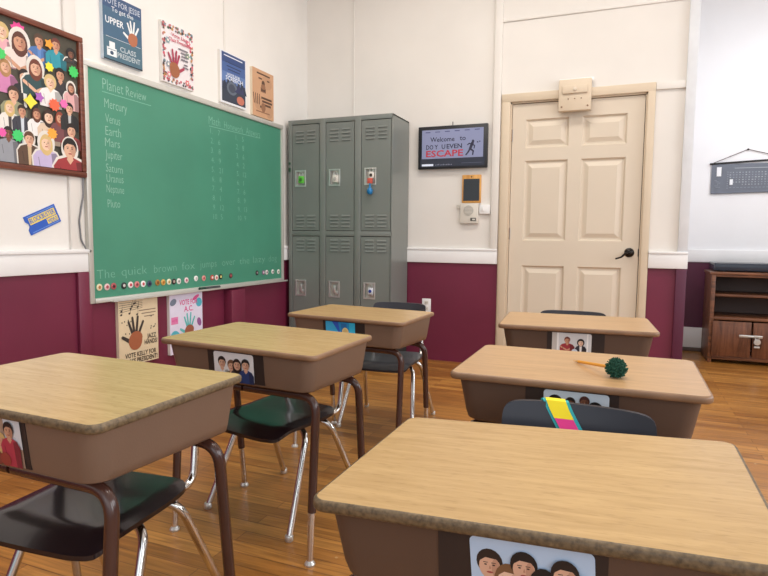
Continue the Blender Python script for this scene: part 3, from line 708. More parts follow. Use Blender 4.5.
# ---- dangling cable between the boards
q = MB(); q.tube(fillet([(XL + .022, 2.236, 1.31), (XL + .022, 2.232, 1.2), (XL + .022, 2.205, 1.08), (XL + .022, 2.212, .98), (XL + .022, 2.240, .935)], .08), .004, mat('grey cable', (120, 122, 126), .5), 8)
tag(q.build('hanging_cable'), 'thin grey cable hanging beside the left edge of the chalkboard', 'cable')

# ------------------------------------------------------------------ lockers
LX0, LX1, LY, LZ = -2.56, -1.646, 4.213, 1.951
r = thing('locker_unit', 'grey green metal locker bank with six doors in the corner', 'locker', ((LX0 + LX1) / 2, LY, 0))
ox = -(LX0 + LX1) / 2
m = MB()
cols = [(-2.527, -2.272), (-2.217, -1.962), (-1.907, -1.652)]; rows = [(1.058, 1.915), (.155, 1.018)]
T = .02
m.box((LX0, LY + .018, .12), (LX0 + .01, YB - .012, LZ), LOCKER); m.box((LX1 - .01, LY + .018, .12), (LX1, YB - .012, LZ), LOCKER)
m.box((LX0, LY + .018, LZ - .01), (LX1, YB - .012, LZ), LOCKER); m.box((LX0, LY + .018, .11), (LX1, YB - .012, .12), LOCKER)
m.box((LX0, YB - .014, .12), (LX1, YB - .012, LZ), LOCKER_D)
xs = [LX0] + [v for c in cols for v in c] + [LX1]
for i in range(0, len(xs), 2): m.box((xs[i], LY, .12), (xs[i + 1], LY + .018, LZ), LOCKER, .003)
for a, b in ((1.915, LZ), (1.018, 1.058), (.12, .155)): m.box((LX0, LY + .0005, a), (LX1, LY + .018, b), LOCKER, .003)
m.box((LX0, LY + .05, 0), (LX1, YB - .012, .12), LOCKER_D)
m.build('cabinet_body', r, loc=(ox, -LY, 0))
def hang_on(name, label, cat, x, z): return thing(name, label, cat, (x, LY - .004, z))
for ri, (z0, z1) in enumerate(rows):
    for ci, (a, b) in enumerate(cols):
        g = .005; A, B, C, D = a + g, b - g, z0 + g, z1 - g
        fy = LY + .003
        lx0 = A + .028; lx1 = lx0 + .092; lz1 = (1.545 if ri == 0 else .652) - C + C; lz0 = lz1 - .125
        m = MB()
        # door skin with a rectangular hole for the recessed latch
        for p, q in (((A, fy, C), (lx0, fy + .012, D)), ((lx1, fy, C), (B, fy + .012, D)), ((lx0, fy, C), (lx1, fy + .012, lz0)), ((lx0, fy, lz1), (lx1, fy + .012, D))): m.box(p, q, LOCKER)
        # louvres
        for base in ((D - .085, C + .085) if ri == 0 else (D - .06, C + .085)):
            for lc in (A + .035, A + .138):
                for k in range(4):
                    zz = base + .0 - k * .028 + (.03 if base > C + .2 else .03)
                    vs = [(lc, fy - .0003, zz + .010), (lc + .075, fy - .0003, zz + .010), (lc + .073, fy - .008, zz - .004), (lc + .002, fy - .008, zz - .004), (lc + .002, fy - .0003, zz - .005), (lc + .073, fy - .0003, zz - .005)]
                    m.add(vs, [[0, 3, 2, 1], [0, 4, 3], [1, 2, 5]], LOCKER); m.add(vs[2:6], [[0, 1, 2, 3]], LOCKER_D)
        d = m.build('locker_door', r, loc=(ox, -LY, 0), smooth=0)
        q = MB()
        q.box((lx0 - .004, fy - .003, lz0 - .004), (lx0 + .008, fy + .002, lz1 + .004), STEEL, .001); q.box((lx1 - .008, fy - .003, lz0 - .004), (lx1 + .004, fy + .002, lz1 + .004), STEEL, .001)
        q.box((lx0 + .008, fy - .003, lz0 - .004), (lx1 - .008, fy + .002, lz0 + .008), STEEL, .001); q.box((lx0 + .008, fy - .003, lz1 - .008), (lx1 - .008, fy + .002, lz1 + .004), STEEL, .001)
        q.box((lx0, fy + .028, lz0), (lx1, fy + .03, lz1), mat('latch recess', (206, 202, 194), .3, metal=.35))
        for p, w in (((lx0, fy + .002, lz0), (lx0 + .002, fy + .028, lz1)), ((lx1 - .002, fy + .002, lz0), (lx1, fy + .028, lz1)), ((lx0, fy + .002, lz0), (lx1, fy + .028, lz0 + .002)), ((lx0, fy + .002, lz1 - .002), (lx1, fy + .028, lz1))): q.box(p, w, STEEL)
        lt = q.build('recessed_latch', d, smooth=0)
        q = MB(); q.box((lx0 + .034, fy - .002, lz0 + .03), (lx0 + .058, fy + .028, lz1 - .03), STEEL, .003); q.box((lx0 + .05, fy + .004, lz0 + .012), (lx1 - .016, fy + .02, lz0 + .05), STEEL, .003)
        q.build('lift_handle', d)
# things hung on the latches
def shackle(mb, x, y, z, w, h, mt): mb.tube(fillet([(x - w, y, z), (x - w, y, z + h), (x + w, y, z + h), (x + w, y, z)], w * .9), .003, mt, 8)
def padlock(label, x, z, body, second=None, s=1.0):
    t = thing('padlock', label, 'padlock', (x, LY - .008, z)); q = MB(); q.box((-.02 * s, -.014, -.05 * s), (.02 * s, .006, 0), flat(body, .35), .005); q.build('lock_body', t)
    q = MB(); shackle(q, 0, -.004, -.002, .013 * s, .028 * s, STEEL); q.build('shackle', t)
    q = MB(); q.lathe((0, -.014, -.026 * s), [(.013 * s, 0), (.011 * s, -.004), (0, -.005)], flat(second or (50, 50, 50), .4), 16, 'y'); q.build('dial', t)
    return t
padlock('bright green combination padlock on the upper left locker', -2.432, 1.50, (96, 196, 66), (60, 120, 40), 1.15)
padlock('white combination padlock on the upper middle locker', -2.122, 1.50, (222, 218, 210), (190, 186, 180), 1.15)
padlock('white combination padlock with red base on the upper right locker', -1.812, 1.515, (226, 220, 212), (60, 46, 44), 1.0)
padlock('blue faced white combination padlock on the lower right locker', -1.812, .615, (210, 214, 222), (40, 60, 150), 1.05)
t = thing('key_ring_tag', 'red tag with blue ball charm hanging below the padlock of the upper right locker', 'key tag', (-1.818, LY - .022, 1.40))
q = MB(); q.box((-.022, -.008, .025), (.022, 0, .066), flat((206, 92, 78)), .004); q.build('red_tag', t)
q = MB(); q.lathe((0, -.004, -.035), [(.001, -.028), (.016, -.022), (.023, -.008), (.023, .008), (.016, .022), (.008, .03), (.006, .06)], flat((20, 116, 176), .3), 18); q.build('blue_charm', t)
for z, hz, d in ((1.556, .017, 'lower, longer'), (1.607, .009, 'upper, shorter')):
    q = MB(); q.box((-.009, -.006, -hz), (.009, 0, hz), flat((32, 78, 54)), .002); q.box((-.006, -.0075, -hz * .6), (.006, -.006, hz * .6), flat((24, 62, 42)), .0005)
    tag(q.build('locker_magnet', loc=(-2.546, LY - .0005, z)), '%s of two small dark green magnets on the left edge of the lockers' % d, 'magnet', 'green magnets on the lockers')

# ------------------------------------------------------------------ television
TVX, TVY, TVZ = -1.272, YB, 1.73
r = thing('wall_television', 'black framed wall television showing a welcome message', 'television', (TVX, TVY, TVZ))
TW, TH = .282, .168
m = MB(); m.box((-TW, -.045, -TH), (TW, -.012, TH), mat('black television bezel', (30, 32, 38), .35), .004); m.box((-.1, -.012, -.1), (.1, 0, .1), BLACK); m.box((-.004, -.03, TH), (.0, -.02, TH + .03), BLACK); m.build('television_body', r)
def scr(rgb, e): return mat('screen %d %d %d' % rgb, rgb, .25, var=.01, emit=e)
s = Sheet('front', .00005); SW, SH = .25, .139
BG = scr((128, 134, 166), .24); DK = scr((46, 46, 68), .05); RD = scr((176, 52, 66), .15); LT = scr((206, 214, 232), .3)
s.rect(-SW, -SH, SW, SH, BG); s.rect(-SW - .012, -SH - .012, SW + .012, -SH + .052, scr((44, 50, 66), .05)); 
for k in range(6): s.rect(-SW + .03 + k * .08, SH - .022 + .001 * k, -SW + .07 + k * .08, SH - .015 + .001 * k, scr((78, 80, 120), .1), up=(k == 0))
s.text('Welcome', -.18, .045, .036, DK, width=.2, off=.012); s.text('to', .062, .048, .036, DK, width=.048, off=.012, up=False)
s.text('DO Y', -.214, -.013, .034, DK, width=.098, off=.018, up=False); s.text('U', -.085, -.012, .034, DK, width=.03, off=.018, up=False); s.text('EVEN', -.044, -.011, .034, DK, width=.125, off=.018, up=False)
s.text('ESCAPE', -.214, -.072, .048, RD, width=.305, off=.022, up=False)
# running figure
s.ell(.168, .035, .0105, .013, DK); s.stroke(.163, .02, .146, -.022, .024, DK, up=False, w2=.02); s.stroke(.15, -.022, .172, -.04, .013, DK, up=False); s.stroke(.172, -.04, .168, -.066, .011, DK, up=False); s.stroke(.145, -.025, .13, -.048, .013, DK, up=False); s.stroke(.13, -.048, .115, -.066, .011, DK, up=False)
s.stroke(.166, .012, .182, .0, .009, DK, up=False); s.stroke(.182, .0, .178, -.018, .008, DK, up=False); s.stroke(.156, .014, .138, .02, .009, DK, up=False); s.stroke(.138, .02, .126, .01, .008, DK, up=False)
s.ell(.205, .028, .006, .005, DK, up=False); s.ell(.222, .032, .005, .005, DK, up=False)
s.rect(-SW + .002, -SH - .006, -SW + .098, -SH + .010, LT); 
for k in range(11): s.rect(-SW + .115 + k * .013, -SH - .002, -SW + .121 + k * .013, -SH + .004 + .002 * (k % 3), scr((130, 136, 156), .1), up=False)
s.rect(.08, -SH + .008, .24, -SH + .012, scr((84, 90, 110), .08), up=False)
s.build('screen', r, loc=(0, -.0452, 0), smooth=0)

# ---- tablet, intercom, switch, outlet
r = thing('wall_tablet', 'small black tablet in an orange wooden frame under the television', 'tablet', (-1.115, YB, 1.40))
m = MB(); m.box((-.076, -.018, -.11), (.076, 0, .11), wood('orange wood frame', (196, 138, 70), (226, 170, 92), .45, (20, 20, 3)), .004); m.lathe((0, -.018, .094), [(.006, 0), (.005, -.002), (0, -.003)], BLACK, 10, 'y'); m.build('frame', r)
m = MB(); m.box((-.064, -.0195, -.094), (.064, -.018, .078), mat('dark slate screen', (48, 54, 60), .35)); m.build('screen', r, smooth=0)
r = thing('intercom', 'white wall intercom box with round speaker grille', 'intercom', (-1.126, YB, 1.207)); GR = mat('aged white plastic', (216, 210, 200), .45); GRD = mat('grey plastic grille', (176, 172, 164), .5)
m = MB(); m.box((-.074, -.035, -.08), (.074, 0, .08), GR, .006); m.build('case', r)
m = MB(); m.lathe((-.004, -.035, .022), [(.04, 0), (.04, -.003), (.036, -.004)], GRD, 24, 'y')
for k in range(6): m.box((-.036, -.0405, -.008 + k * .011), (.028, -.039, -.004 + k * .011), GR)
m.build('speaker_grille', r)
m = MB(); m.box((.012, -.039, -.06), (.058, -.035, -.035), mat('dark grey label plate', (92, 90, 86), .5), .002); m.box((.028, -.0405, -.054), (.05, -.039, -.043), GR); m.build('button_plate', r)
q = MB(); q.tube(fillet([(-.074, -.02, .06), (-.105, -.015, .068), (-.108, -.012, .045), (-.074, -.012, .04)], .03), .003, GR, 8); q.build('wire_loop', r)
r = thing('wall_switch', 'white surface mounted switch box beside the intercom', 'switch', (-1.003, YB, 1.238))
m = MB(); m.box((-.044, -.03, -.036), (.040, 0, .036), TRIM_W, .005); m.build('box', r); m = MB(); m.box((-.02, -.036, -.014), (-.004, -.03, .014), TRIM_W, .003); m.build('toggle', r)
r = thing('wall_outlet', 'white electrical outlet on the maroon wall right of the lockers', 'outlet', (-1.476, YB, .452))
m = MB(); m.box((-.038, -.007, -.058), (.038, 0, .058), TRIM_W, .003); m.build('cover_plate', r)
for z in (-.024, .024):
    q = MB(); q.box((-.016, -.009, z - .014), (.016, -.007, z + .014), GR, .002)
    for x in (-.007, .005): q.box((x, -.0095, z - .004), (x + .002, -.009, z + .006), BLACK)
    q.build('socket', r)

# ------------------------------------------------------------------ hanging chart on the far wall
r = thing('hanging_chart', 'grey wall chart with white marks hung by a cord on the far wall', 'wall chart', (.99, YF, 1.56))
GY = mat('slate grey banner', (110, 116, 128), .7, var=.05, vscale=20)
m = MB(); m.box((-.272, -.012, -.128), (.30, -.008, .125), GY); m.build('banner', r, smooth=0)
q = MB(); q.tube([(-.288, -.014, .128), (.32, -.014, .155)], .008, BLACK, 10); q.build('top_rod', r)
q = MB(); q.tube([(-.27, -.014, -.13), (.30, -.014, -.118)], .007, GY, 10); q.build('bottom_rod', r)
q = MB(); q.tube([(-.27, -.014, .132), (0, -.008, .245), (.30, -.014, .158)], .0032, mat('brown cord', (96, 84, 80), .8), 6); q.build('cord', r)
q = MB(); q.lathe((0, 0, .245), [(.008, 0), (.008, -.012), (0, -.014)], BLACK, 10, 'y'); q.build('nail', r)
s = Sheet('front', .00005); LG = flat((168, 174, 180)); WH = flat((238, 240, 244)); MG = flat((140, 146, 156))
rnd = random.Random(2)
for j in range(6):
    for i in range(17):
        u = -.13 + i * .024; v = .045 - j * .021
        if j < 5 or i > 3: s.rect(u, v, u + .012 * rnd.uniform(.6, 1.1), v + .008, LG if rnd.random() < .5 else MG, up=False)
s.rect(-.095, .083, .16, .089, LG, up=False)
for k in range(8): s.rect(-.15, -.09 + k * .02, -.14, -.083 + k * .02, MG, up=False); s.rect(-.245 + .01 * (k % 4), -.02 - k * .012, -.225 + .012 * (k % 3), -.014 - k * .012, MG, up=False)
for k in range(14): s.rect(-.13 + k * .028, -.085, -.112 + k * .028, -.08, MG, up=False)
s.rect(-.232, .018, -.196, .098, WH); s.rect(-.128, -.058, -.104, -.01, WH, up=False)
s.build('printed_marks', r, loc=(0, -.0121, 0), smooth=0)

# ------------------------------------------------------------------ cabinet at the right
kx0, kx1, ky0, ky1, kz = .705, 1.52, 5.476, 5.90, .755
r = thing('storage_cabinet', 'dark walnut cabinet with open shelves and two lower doors', 'cabinet', ((kx0 + kx1) / 2, ky0, 0)); ox = -(kx0 + kx1) / 2
def kb(name, boxes, mt, par=None, bev=.003):
    m = MB()
    for a, b in boxes: m.box(a, b, mt, bev)
    return m.build(name, par or r, loc=None if par else (ox, -ky0, 0))
kb('side_panel', [((kx0, ky0 + .018, .0), (kx0 + .025, ky1, kz - .022))], CAB_WOOD); kb('side_panel', [((kx1 - .025, ky0 + .018, 0), (kx1, ky1, kz - .022))], CAB_WOOD)
kb('top', [((kx0 - .012, ky0 - .012, kz - .022), (kx1 + .012, ky1, kz))], CAB_WOOD_H, bev=.005)
kb('shelf', [((kx0 + .025, ky0 + .01, .552), (kx1 - .025, ky1 - .01, .572))], CAB_WOOD_H); kb('shelf', [((kx0 + .025, ky0 + .004, .36), (kx1 - .025, ky1 - .01, .384))], CAB_WOOD_H)
kb('back_panel', [((kx0 + .025, ky1 - .01, .06), (kx1 - .025, ky1, kz - .022))], CAB_DARK)
kb('face_frame', [((kx0, ky0, .0), (kx0 + .03, ky0 + .018, kz - .022)), ((kx1 - .03, ky0, 0), (kx1, ky0 + .018, kz - .022)), ((kx0 + .03, ky0, .03), (kx1 - .03, ky0 + .018, .075)), ((kx0 + .03, ky0, .715), (kx1 - .03, ky0 + .018, kz - .022))], CAB_WOOD_H)
for a, b, sgn in ((kx0 + .022, 1.006, 1), (1.018, kx1 - .022, -1)):
    d = kb('cabinet_door', [((a, ky0 - .018, .062), (b, ky0 - .001, .352))], CAB_WOOD, bev=.004)
    q = MB()
    q.box((a + .035, ky0 - .020, .10), (b - .035, ky0 - .018, .315), CAB_WOOD, .001); q.build('raised_field', d)
q = MB(); q.tube([(.925, ky0 - .024, .243), (1.02, ky0 - .026, .236)], .007, STEEL, 8); q.box((.92, ky0 - .028, .228), (1.085, ky0 - .0205, .25), STEEL, .003); q.build('hasp', r, loc=(ox, -ky0, 0))
t = thing('padlock', 'silver padlock hanging on the hasp of the walnut cabinet', 'padlock', (1.045, ky0 - .042, .205))
q = MB(); q.lathe((0, 0, -.005), [(.024, .008), (.026, 0), (.024, -.012), (.0, -.013)], STEEL, 18, 'y'); q.build('lock_body', t)
q = MB(); shackle(q, 0, 0, .012, .013, .03, STEEL); q.build('shackle', t)
q = MB(); q.box((-.02, -.006, -.055), (.02, .006, -.040), STEEL, .002); q.build('dial', t)
r = thing('media_player', 'flat black glass topped box lying on the walnut cabinet', 'media player', (1.13, 5.69, kz))
m = MB(); m.box((-.405, -.17, .008), (.40, .18, .072), mat('blue black gloss plastic', (48, 54, 66), .22), .006); m.build('case', r)
for x in (-.33, .33):
    for y in (-.14, .15): q = MB(); q.lathe((x, y, 0), [(.02, 0), (.02, .009)], BLACK, 12); q.build('foot', r)

# ------------------------------------------------------------------ school desks
W2, D2 = .2975, .2155
def make_desk(key, label, x, y, a, H, tilt, top, edge, tub, swing=0.0, R=.026, over=.0):
    r = thing('student_desk', label, 'desk', (x, y, 0), a, 'student desks')
    fn = lambda v: Vector((v[0], v[1], v[2] + tilt * v[0] * max(0, v[2] / H)))
    zt = H; tt = .018
    out = rrect(-W2, W2, -D2, D2, R)
    m = MB(); m.slab(out, zt - tt, zt, top, edge, bev=.006, which='top'); dt = m.build('desktop', r, fn=fn, smooth=0)
    m = MB(); m.slab(out, zt - tt, zt, top, edge, bev=.006, which='edge'); m.build('edge_band', dt, fn=fn, smooth=50)
    # moulded book box, open at the pupil's side (+y)
    m = MB(); zf, zr = zt - .128, zt - .142; zu = zt - tt
    def ring(k):     # k: 0 top .. 1 bottom
        xw = .280 - .020 * k; yf = -.199 + .012 * k; yr = .192 - .004 * k; rad = .04
        P = [(-xw, yr)]
        for j in range(9):
            t = math.radians(180 + 90 * j / 8); P.append((-xw + rad + rad * math.cos(t), yf + rad + rad * math.sin(t)))
        for j in range(9):
            t = math.radians(270 + 90 * j / 8); P.append((xw - rad + rad * math.cos(t), yf + rad + rad * math.sin(t)))
        P.append((xw, yr)); return P
    levels = [0, .25, .5, .8, .95, 1.0]; rings = []
    for k in levels:
        P = ring(k); ins = 0 if k < .9 else (.002 if k < .99 else .009)
        rings.append([(p[0] * (1 - ins / .26), p[1] + (ins if p[1] < 0 else 0), zu + ((zf + (zr - zf) * (p[1] + .19) / .38) - zu) * k) for p in P])
    n = len(rings[0]); vs = [p for rr in rings for p in rr]; fs = []
    for i in range(len(rings) - 1):
        for k in range(n - 1): fs.append([i * n + k, i * n + n * 1 + k, i * n + n + k + 1, i * n + k + 1])
    fs.append([(len(rings) - 1) * n + k for k in range(n)][::-1])
    m.add(vs, fs, tub)
    # inner skin
    vi = [(p[0] * .985, p[1] + .004 * (1 if p[1] < 0 else 0), p[2] + .003) for p in vs]; m.add(vi, [f[::-1] for f in fs], tub)
    m.build('book_box', r, fn=fn, smooth=40)
    m = MB(); slope = math.atan(.012 / .098)
    m.add([(-.106, -.2003, zt - .0195), (.106, -.2003, zt - .0195), (.106, -.1895, zt - .117), (-.106, -.1895, zt - .117), (-.106, -.1975, zt - .0195), (.106, -.1975, zt - .0195), (.106, -.1865, zt - .117), (-.106, -.1865, zt - .117)],
          [[3, 2, 1, 0], [0, 1, 5, 4], [1, 2, 6, 5], [2, 3, 7, 6], [3, 0, 4, 7]], STRIP)
    m.build('magnetic_strip', r, fn=fn, smooth=0)
    lx = .266
    # each leg: half of a bent tube running under the box, then down
    for (yt, yb, zb) in ((-.150, -.19, zf - .0155), (.150, .205, zr - .0135)):
        for sx in (-1, 1):
            q = MB(); zc = .165
            p = [(sx * .004, yt, zb), (sx * lx, yt, zb), (sx * lx, yb + (yt - yb) * zc / zb, zc)]
            q.tube(fillet(p, .055, 8), .0135, BROWN_TUBE, 14); L = q.build('leg', r, fn=fn)
            q = MB(); q.tube([(sx * lx, yb + (yt - yb) * zc / zb, zc + .004), (sx * lx, yb, .012)], .0105, CHROME, 12); I = q.build('leg_insert', L, fn=fn)
            q.__init__(); q.lathe((sx * lx, yb, 0), [(.016, 0), (.017, .006), (.013, .012), (.0105, .016)], STEEL, 14); q.build('glide', L)
    return r
DESK = {
 'A': (-1.1101, .9270, -.008, .6846, -.0059), 'B': (-1.1119, 1.7068, -.0142, .6636, -.0188), 'C': (-1.1448, 2.5615, -.03, .6469, -.0132),
 'D': (-.1623, 2.5489, .0676, .6690, -.0013), 'E': (-.0945, 1.6262, -.0055, .6706, .0008), 'F': (-.1029, .9199, -.0071, .6490, .052)}
STY = {
 'A': ('school desk with worn straw coloured top, nearest of the left row', OAK_TOP_Y, EDGE_D, TUB_A),
 'B': ('oak topped school desk in the middle of the left row', OAK_TOP_Y, EDGE_L, TUB_A),
 'C': ('oak topped school desk in front of the lockers', OAK_TOP, EDGE_L, TUB_A),
 'D': ('oak topped school desk in front of the cream door', OAK_TOP_R, EDGE_L, TUB_D),
 'E': ('oak topped school desk with a pom-pom pencil lying on it', OAK_TOP_R, EDGE_L, TUB_D),
 'F': ('large foreground school desk with honey oak top and worn brown edge', OAK_TOP, EDGE_D, TUB_D)}
for k, (x, y, a, H, t) in DESK.items():
    lab, tp, ed, tb = STY[k]; make_desk(k, lab, x, y, a, H, t, tp, ed, tb)

# ---- photo cards on the desk fronts
def card(key, cx, w, h, label, draw, dz=.072, bg=(226, 226, 230)):
    x, y, a, H, t = DESK[key]
    z = H - .022 - h / 2 + t * cx
    ly = -.2003 + .0108 * ((H - .0195 - z + t * cx) / .0975) - .0012
    c, q = math.cos(a), math.sin(a)
    M = (x + c * cx - q * ly, y + q * cx + c * ly, z)
    s = Sheet('front', .00005, box=(-w / 2, w / 2, -h / 2, h / 2))
    s.poly(rrect(-w / 2, w / 2, -h / 2, h / 2, .008, 4), flat(bg)); draw(s, w, h)
    o = s.build('photo_card', loc=M, rot=(math.atan(.0108 / .0975), -t, a), smooth=0)
    b = MB(); P = rrect(-w / 2, w / 2, -h / 2, h / 2, .008, 4)
    return tag(o, label, 'photo card', 'photo cards on the desk fronts')
def cA(s, w, h):
    s.rect(-w / 2, -h / 2, w / 2, h / 2, flat((170, 140, 120)))
    s.rect(w * .2, -h * .1, w * .5, h * .5, flat((214, 214, 218)))
    for i, (u, v, ha, sh) in enumerate(((-.05, .01, (60, 40, 34), (90, 80, 110)), (-.015, .02, (80, 52, 36), (190, 160, 110)), (.02, .0, (206, 170, 110), (110, 80, 60)), (.045, .025, (40, 28, 26), (176, 54, 72)))): bust(s, u, v, .032, 1, ha, sh, 'long' if i == 2 else 'short', 2.4)
    for k in range(5): s.ell(-.06 + k * .022, -h * .36, .014, .014, flat((70 + 20 * k, 60, 50)))
card('A', .018, .15, .094, 'photo card of a crowd with a red jacket on the nearest left desk', cA, bg=(200, 180, 160))
def cB(s, w, h):
    for (u, v, ha, sh, st) in ((-.045, .012, (38, 28, 26), (236, 236, 236), 'short'), (-.008, .004, (120, 84, 60), (130, 110, 80), 'short'), (.014, .010, (40, 26, 24), (60, 52, 60), 'long'), (.047, .012, (30, 26, 26), (36, 62, 120), 'short')): bust(s, u, v, .036, 0, ha, sh, st, 1.6)
    s.ell(-.06, -.03, .012, .012, flat((196, 60, 70)))
card('B', -.006, .152, .096, 'photo card of four people on white on the middle left desk', cB, bg=(238, 236, 238))
def cC(s, w, h):
    s.rect(-w / 2, -h / 2, w / 2, h / 2, flat((34, 150, 214))); s.poly([(-w * .4, h * .5), (-.01, h * .5), (.0, -h * .1), (-w * .1, -h * .2)], flat((40, 92, 200))); s.poly([(-w * .5, h * .5), (-w * .28, h * .5), (-w * .02, -h * .1), (-w * .5, -h * .3)], flat((60, 180, 232)))
    s.rect(.004, -h * .5, w * .22, h * .44, flat((40, 120, 190))); s.rect(w * .3, -h * .5, w * .5, h * .5, flat((50, 190, 232)))
    s.ell(w * .17, h * .02, .017, .022, flat((236, 216, 150))); s.ell(w * .17, h * .06, .012, .012, flat((222, 196, 130))); s.ell(-w * .08, -h * .42, .02, .012, flat((236, 224, 200)))
card('C', -.017, .150, .096, 'bright blue picture card on the desk in front of the lockers', cC, bg=(40, 150, 214))
def cD(s, w, h):
    s.rect(-w / 2, -h / 2, -w * .38, h / 2, flat((196, 190, 184))); s.rect(-w * .37, -h / 2, -w * .33, h / 2, flat((240, 238, 236))); s.rect(w * .38, -h / 2, w * .42, h / 2, flat((240, 238, 236)))
    bust(s, -.016, .018, .026, 1, (110, 52, 44), (160, 50, 60), 'short', 2.2, wide=1.3, sleeves=True); bust(s, .034, .012, .026, 3, (28, 24, 26), (52, 48, 58), 'bob', 2.2, inner=(230, 226, 226)); s.ell(.012, -.028, .012, .014, flat((206, 214, 226)))
card('D', -.014, .146, .096, 'photo card of a red top and a dark jacket on the desk by the door', cD, bg=(212, 212, 214))
def cE(s, w, h):
    for (u, v, ha, sh, sk, st) in ((-.047, .018, (22, 20, 22), (150, 60, 60), 2, 'curly'), (-.012, .018, (34, 24, 24), (190, 170, 120), 2, 'short'), (.020, .024, (70, 34, 30), (210, 214, 224), 2, 'short'), (.044, .010, (20, 18, 20), (60, 60, 80), 2, 'curly')): bust(s, u, v, .027, sk, ha, sh, st, 2.2)
card('E', .011, .148, .094, 'pale blue photo card of four dark haired people on the pom-pom pencil desk', cE, bg=(206, 222, 236))
def cF(s, w, h):
    for (u, v, ha, sh, st, sk) in ((-.052, .010, (44, 32, 28), (70, 110, 160), 'short', 0), (-.028, -.006, (126, 90, 60), (200, 190, 180), 'long', 3), (-.008, .014, (30, 24, 24), (60, 66, 90), 'short', 0), (.016, -.004, (26, 22, 24), (150, 60, 70), 'long', 0), (.042, .012, (36, 28, 26), (80, 60, 60), 'short', 0), (.060, -.006, (204, 168, 110), (226, 214, 200), 'bob', 3)): bust(s, u, v, .040, sk, ha, sh, st, 1.8)
card('F', .016, .154, .098, 'photo card of six faces on pale blue on the foreground desk', cF, bg=(186, 208, 234))

# ------------------------------------------------------------------ school chairs
def make_chair(label, x, y, a, shell, top=.642):
    r = thing('school_chair', label, 'chair', (x, y, 0), a, 'school chairs')
    # seat shell
    m = MB(); N = 18; vs = []; sw, y0, y1 = .178, -.235, .100
    def seat_pt(i, j, dz):
        u = -1 + 2 * i / N; v = -1 + 2 * j / N
        # square to rounded square
        e = 8.0
        k = max(abs(u), abs(v)); nn = (abs(u) ** e + abs(v) ** e) ** (1 / e); sc = (k / nn) if nn else 1
        uu, vv = u * sc, v * sc
        z = .372 - .010 * (1 - uu * uu) * (1 - vv * vv * .6) - (.03 * max(0, -vv - .55) ** 1.5 / .3) + .010 * max(0, vv - .3)
        z -= .010 * max(0, abs(uu) - .8) / .2
        return (uu * sw, (y0 + y1) / 2 + vv * (y1 - y0) / 2, z + dz)
    n1 = N + 1
    vs = [seat_pt(i, j, 0) for j in range(n1) for i in range(n1)] + [seat_pt(i, j, -.011) for j in range(n1) for i in range(n1)]
    fs = []
    for j in range(N):
        for i in range(N):
            q = [j * n1 + i, j * n1 + i + 1, (j + 1) * n1 + i + 1, (j + 1) * n1 + i]; fs.append(q); fs.append([n1 * n1 + k for k in q][::-1])
    B = [i for i in range(n1)] + [j * n1 + N for j in range(1, n1)] + [N * n1 + i for i in range(N - 1, -1, -1)] + [j * n1 for j in range(N - 1, 0, -1)]
    for k in range(len(B)): a_, b_ = B[k], B[(k + 1) % len(B)]; fs.append([b_, a_, a_ + n1 * n1, b_ + n1 * n1])
    m.add(vs, fs, shell); m.build('seat', r, smooth=50)
    # backrest shell
    m = MB(); bw, z0, z1 = .158, top - .165, top
    def back_pt(i, j, dy):
        u = -1 + 2 * i / N; v = -1 + 2 * j / N; e = 9.0
        k = max(abs(u), abs(v)); nn = (abs(u) ** e + abs(v) ** e) ** (1 / e); sc = (k / nn) if nn else 1
        uu, vv = u * sc, v * sc
        return (uu * bw, .185 - .028 * uu * uu + .022 * vv + .010 * max(0, vv - .6) + dy, (z0 + z1) / 2 + vv * (z1 - z0) / 2)
    vs = [back_pt(i, j, 0) for j in range(n1) for i in range(n1)] + [back_pt(i, j, .012) for j in range(n1) for i in range(n1)]
    m.add(vs, fs, shell); m.build('backrest', r, smooth=50)
    for sx in (-1, 1):
        q = MB(); q.tube(fillet([(sx * .118, -.17, .338), (sx * .122, .02, .345), (sx * .150, .135, .352), (sx * .135, .185, top - .06)], .045, 7), .0105, CHROME, 12); q.build('back_post', r)
        q = MB(); q.box((sx * .10 - .012, -.09, .330), (sx * .10 + .012, .07, .352), STEEL, .003); q.build('seat_bracket', r)
        for (p, nm) in (([(sx * .06, -.05, .338), (sx * .165, -.065, .330), (sx * .205, -.20, .008)], 'leg'), ([(sx * .06, .035, .338), (sx * .165, .055, .334), (sx * .205, .20, .008)], 'leg')):
            q = MB(); q.tube(fillet(p, .07, 9), .0115, CHROME, 12); L = q.build(nm, r)
            q = MB(); f = p[-1]; q.lathe((f[0], f[1], 0), [(.012, 0), (.0145, .004), (.0145, .018), (.012, .022)], STEEL, 12); q.build('glide', L)
    return r
def on_desk(k, lx, ly):
    x, y, a, H, t = DESK[k]; c, q = math.cos(a), math.sin(a); return (x + c * lx - q * ly, y + q * lx + c * ly, a)
for k, lx, ly, da, sh, lab, tp in (('A', -.062, .135, .08, CHAIR, 'black plastic school chair with chrome legs under the nearest left desk', .64),
      ('B', -.030, .143, -.20, CHAIR, 'black plastic school chair turned slightly under the middle left desk', .635),
      ('C', -.025, .375, .06, CHAIR_B, 'dark school chair behind the desk in front of the lockers', .636),
      ('D', -.02, .265, -.03, CHAIR_B, 'dark school chair behind the desk by the cream door', .655),
      ('F', .026, .20, .0, CHAIR_B, 'navy black school chair with a neon strap over its back', .645)):
    x, y, a = on_desk(k, lx, ly); make_chair(lab, x, y, a + da, sh, tp)

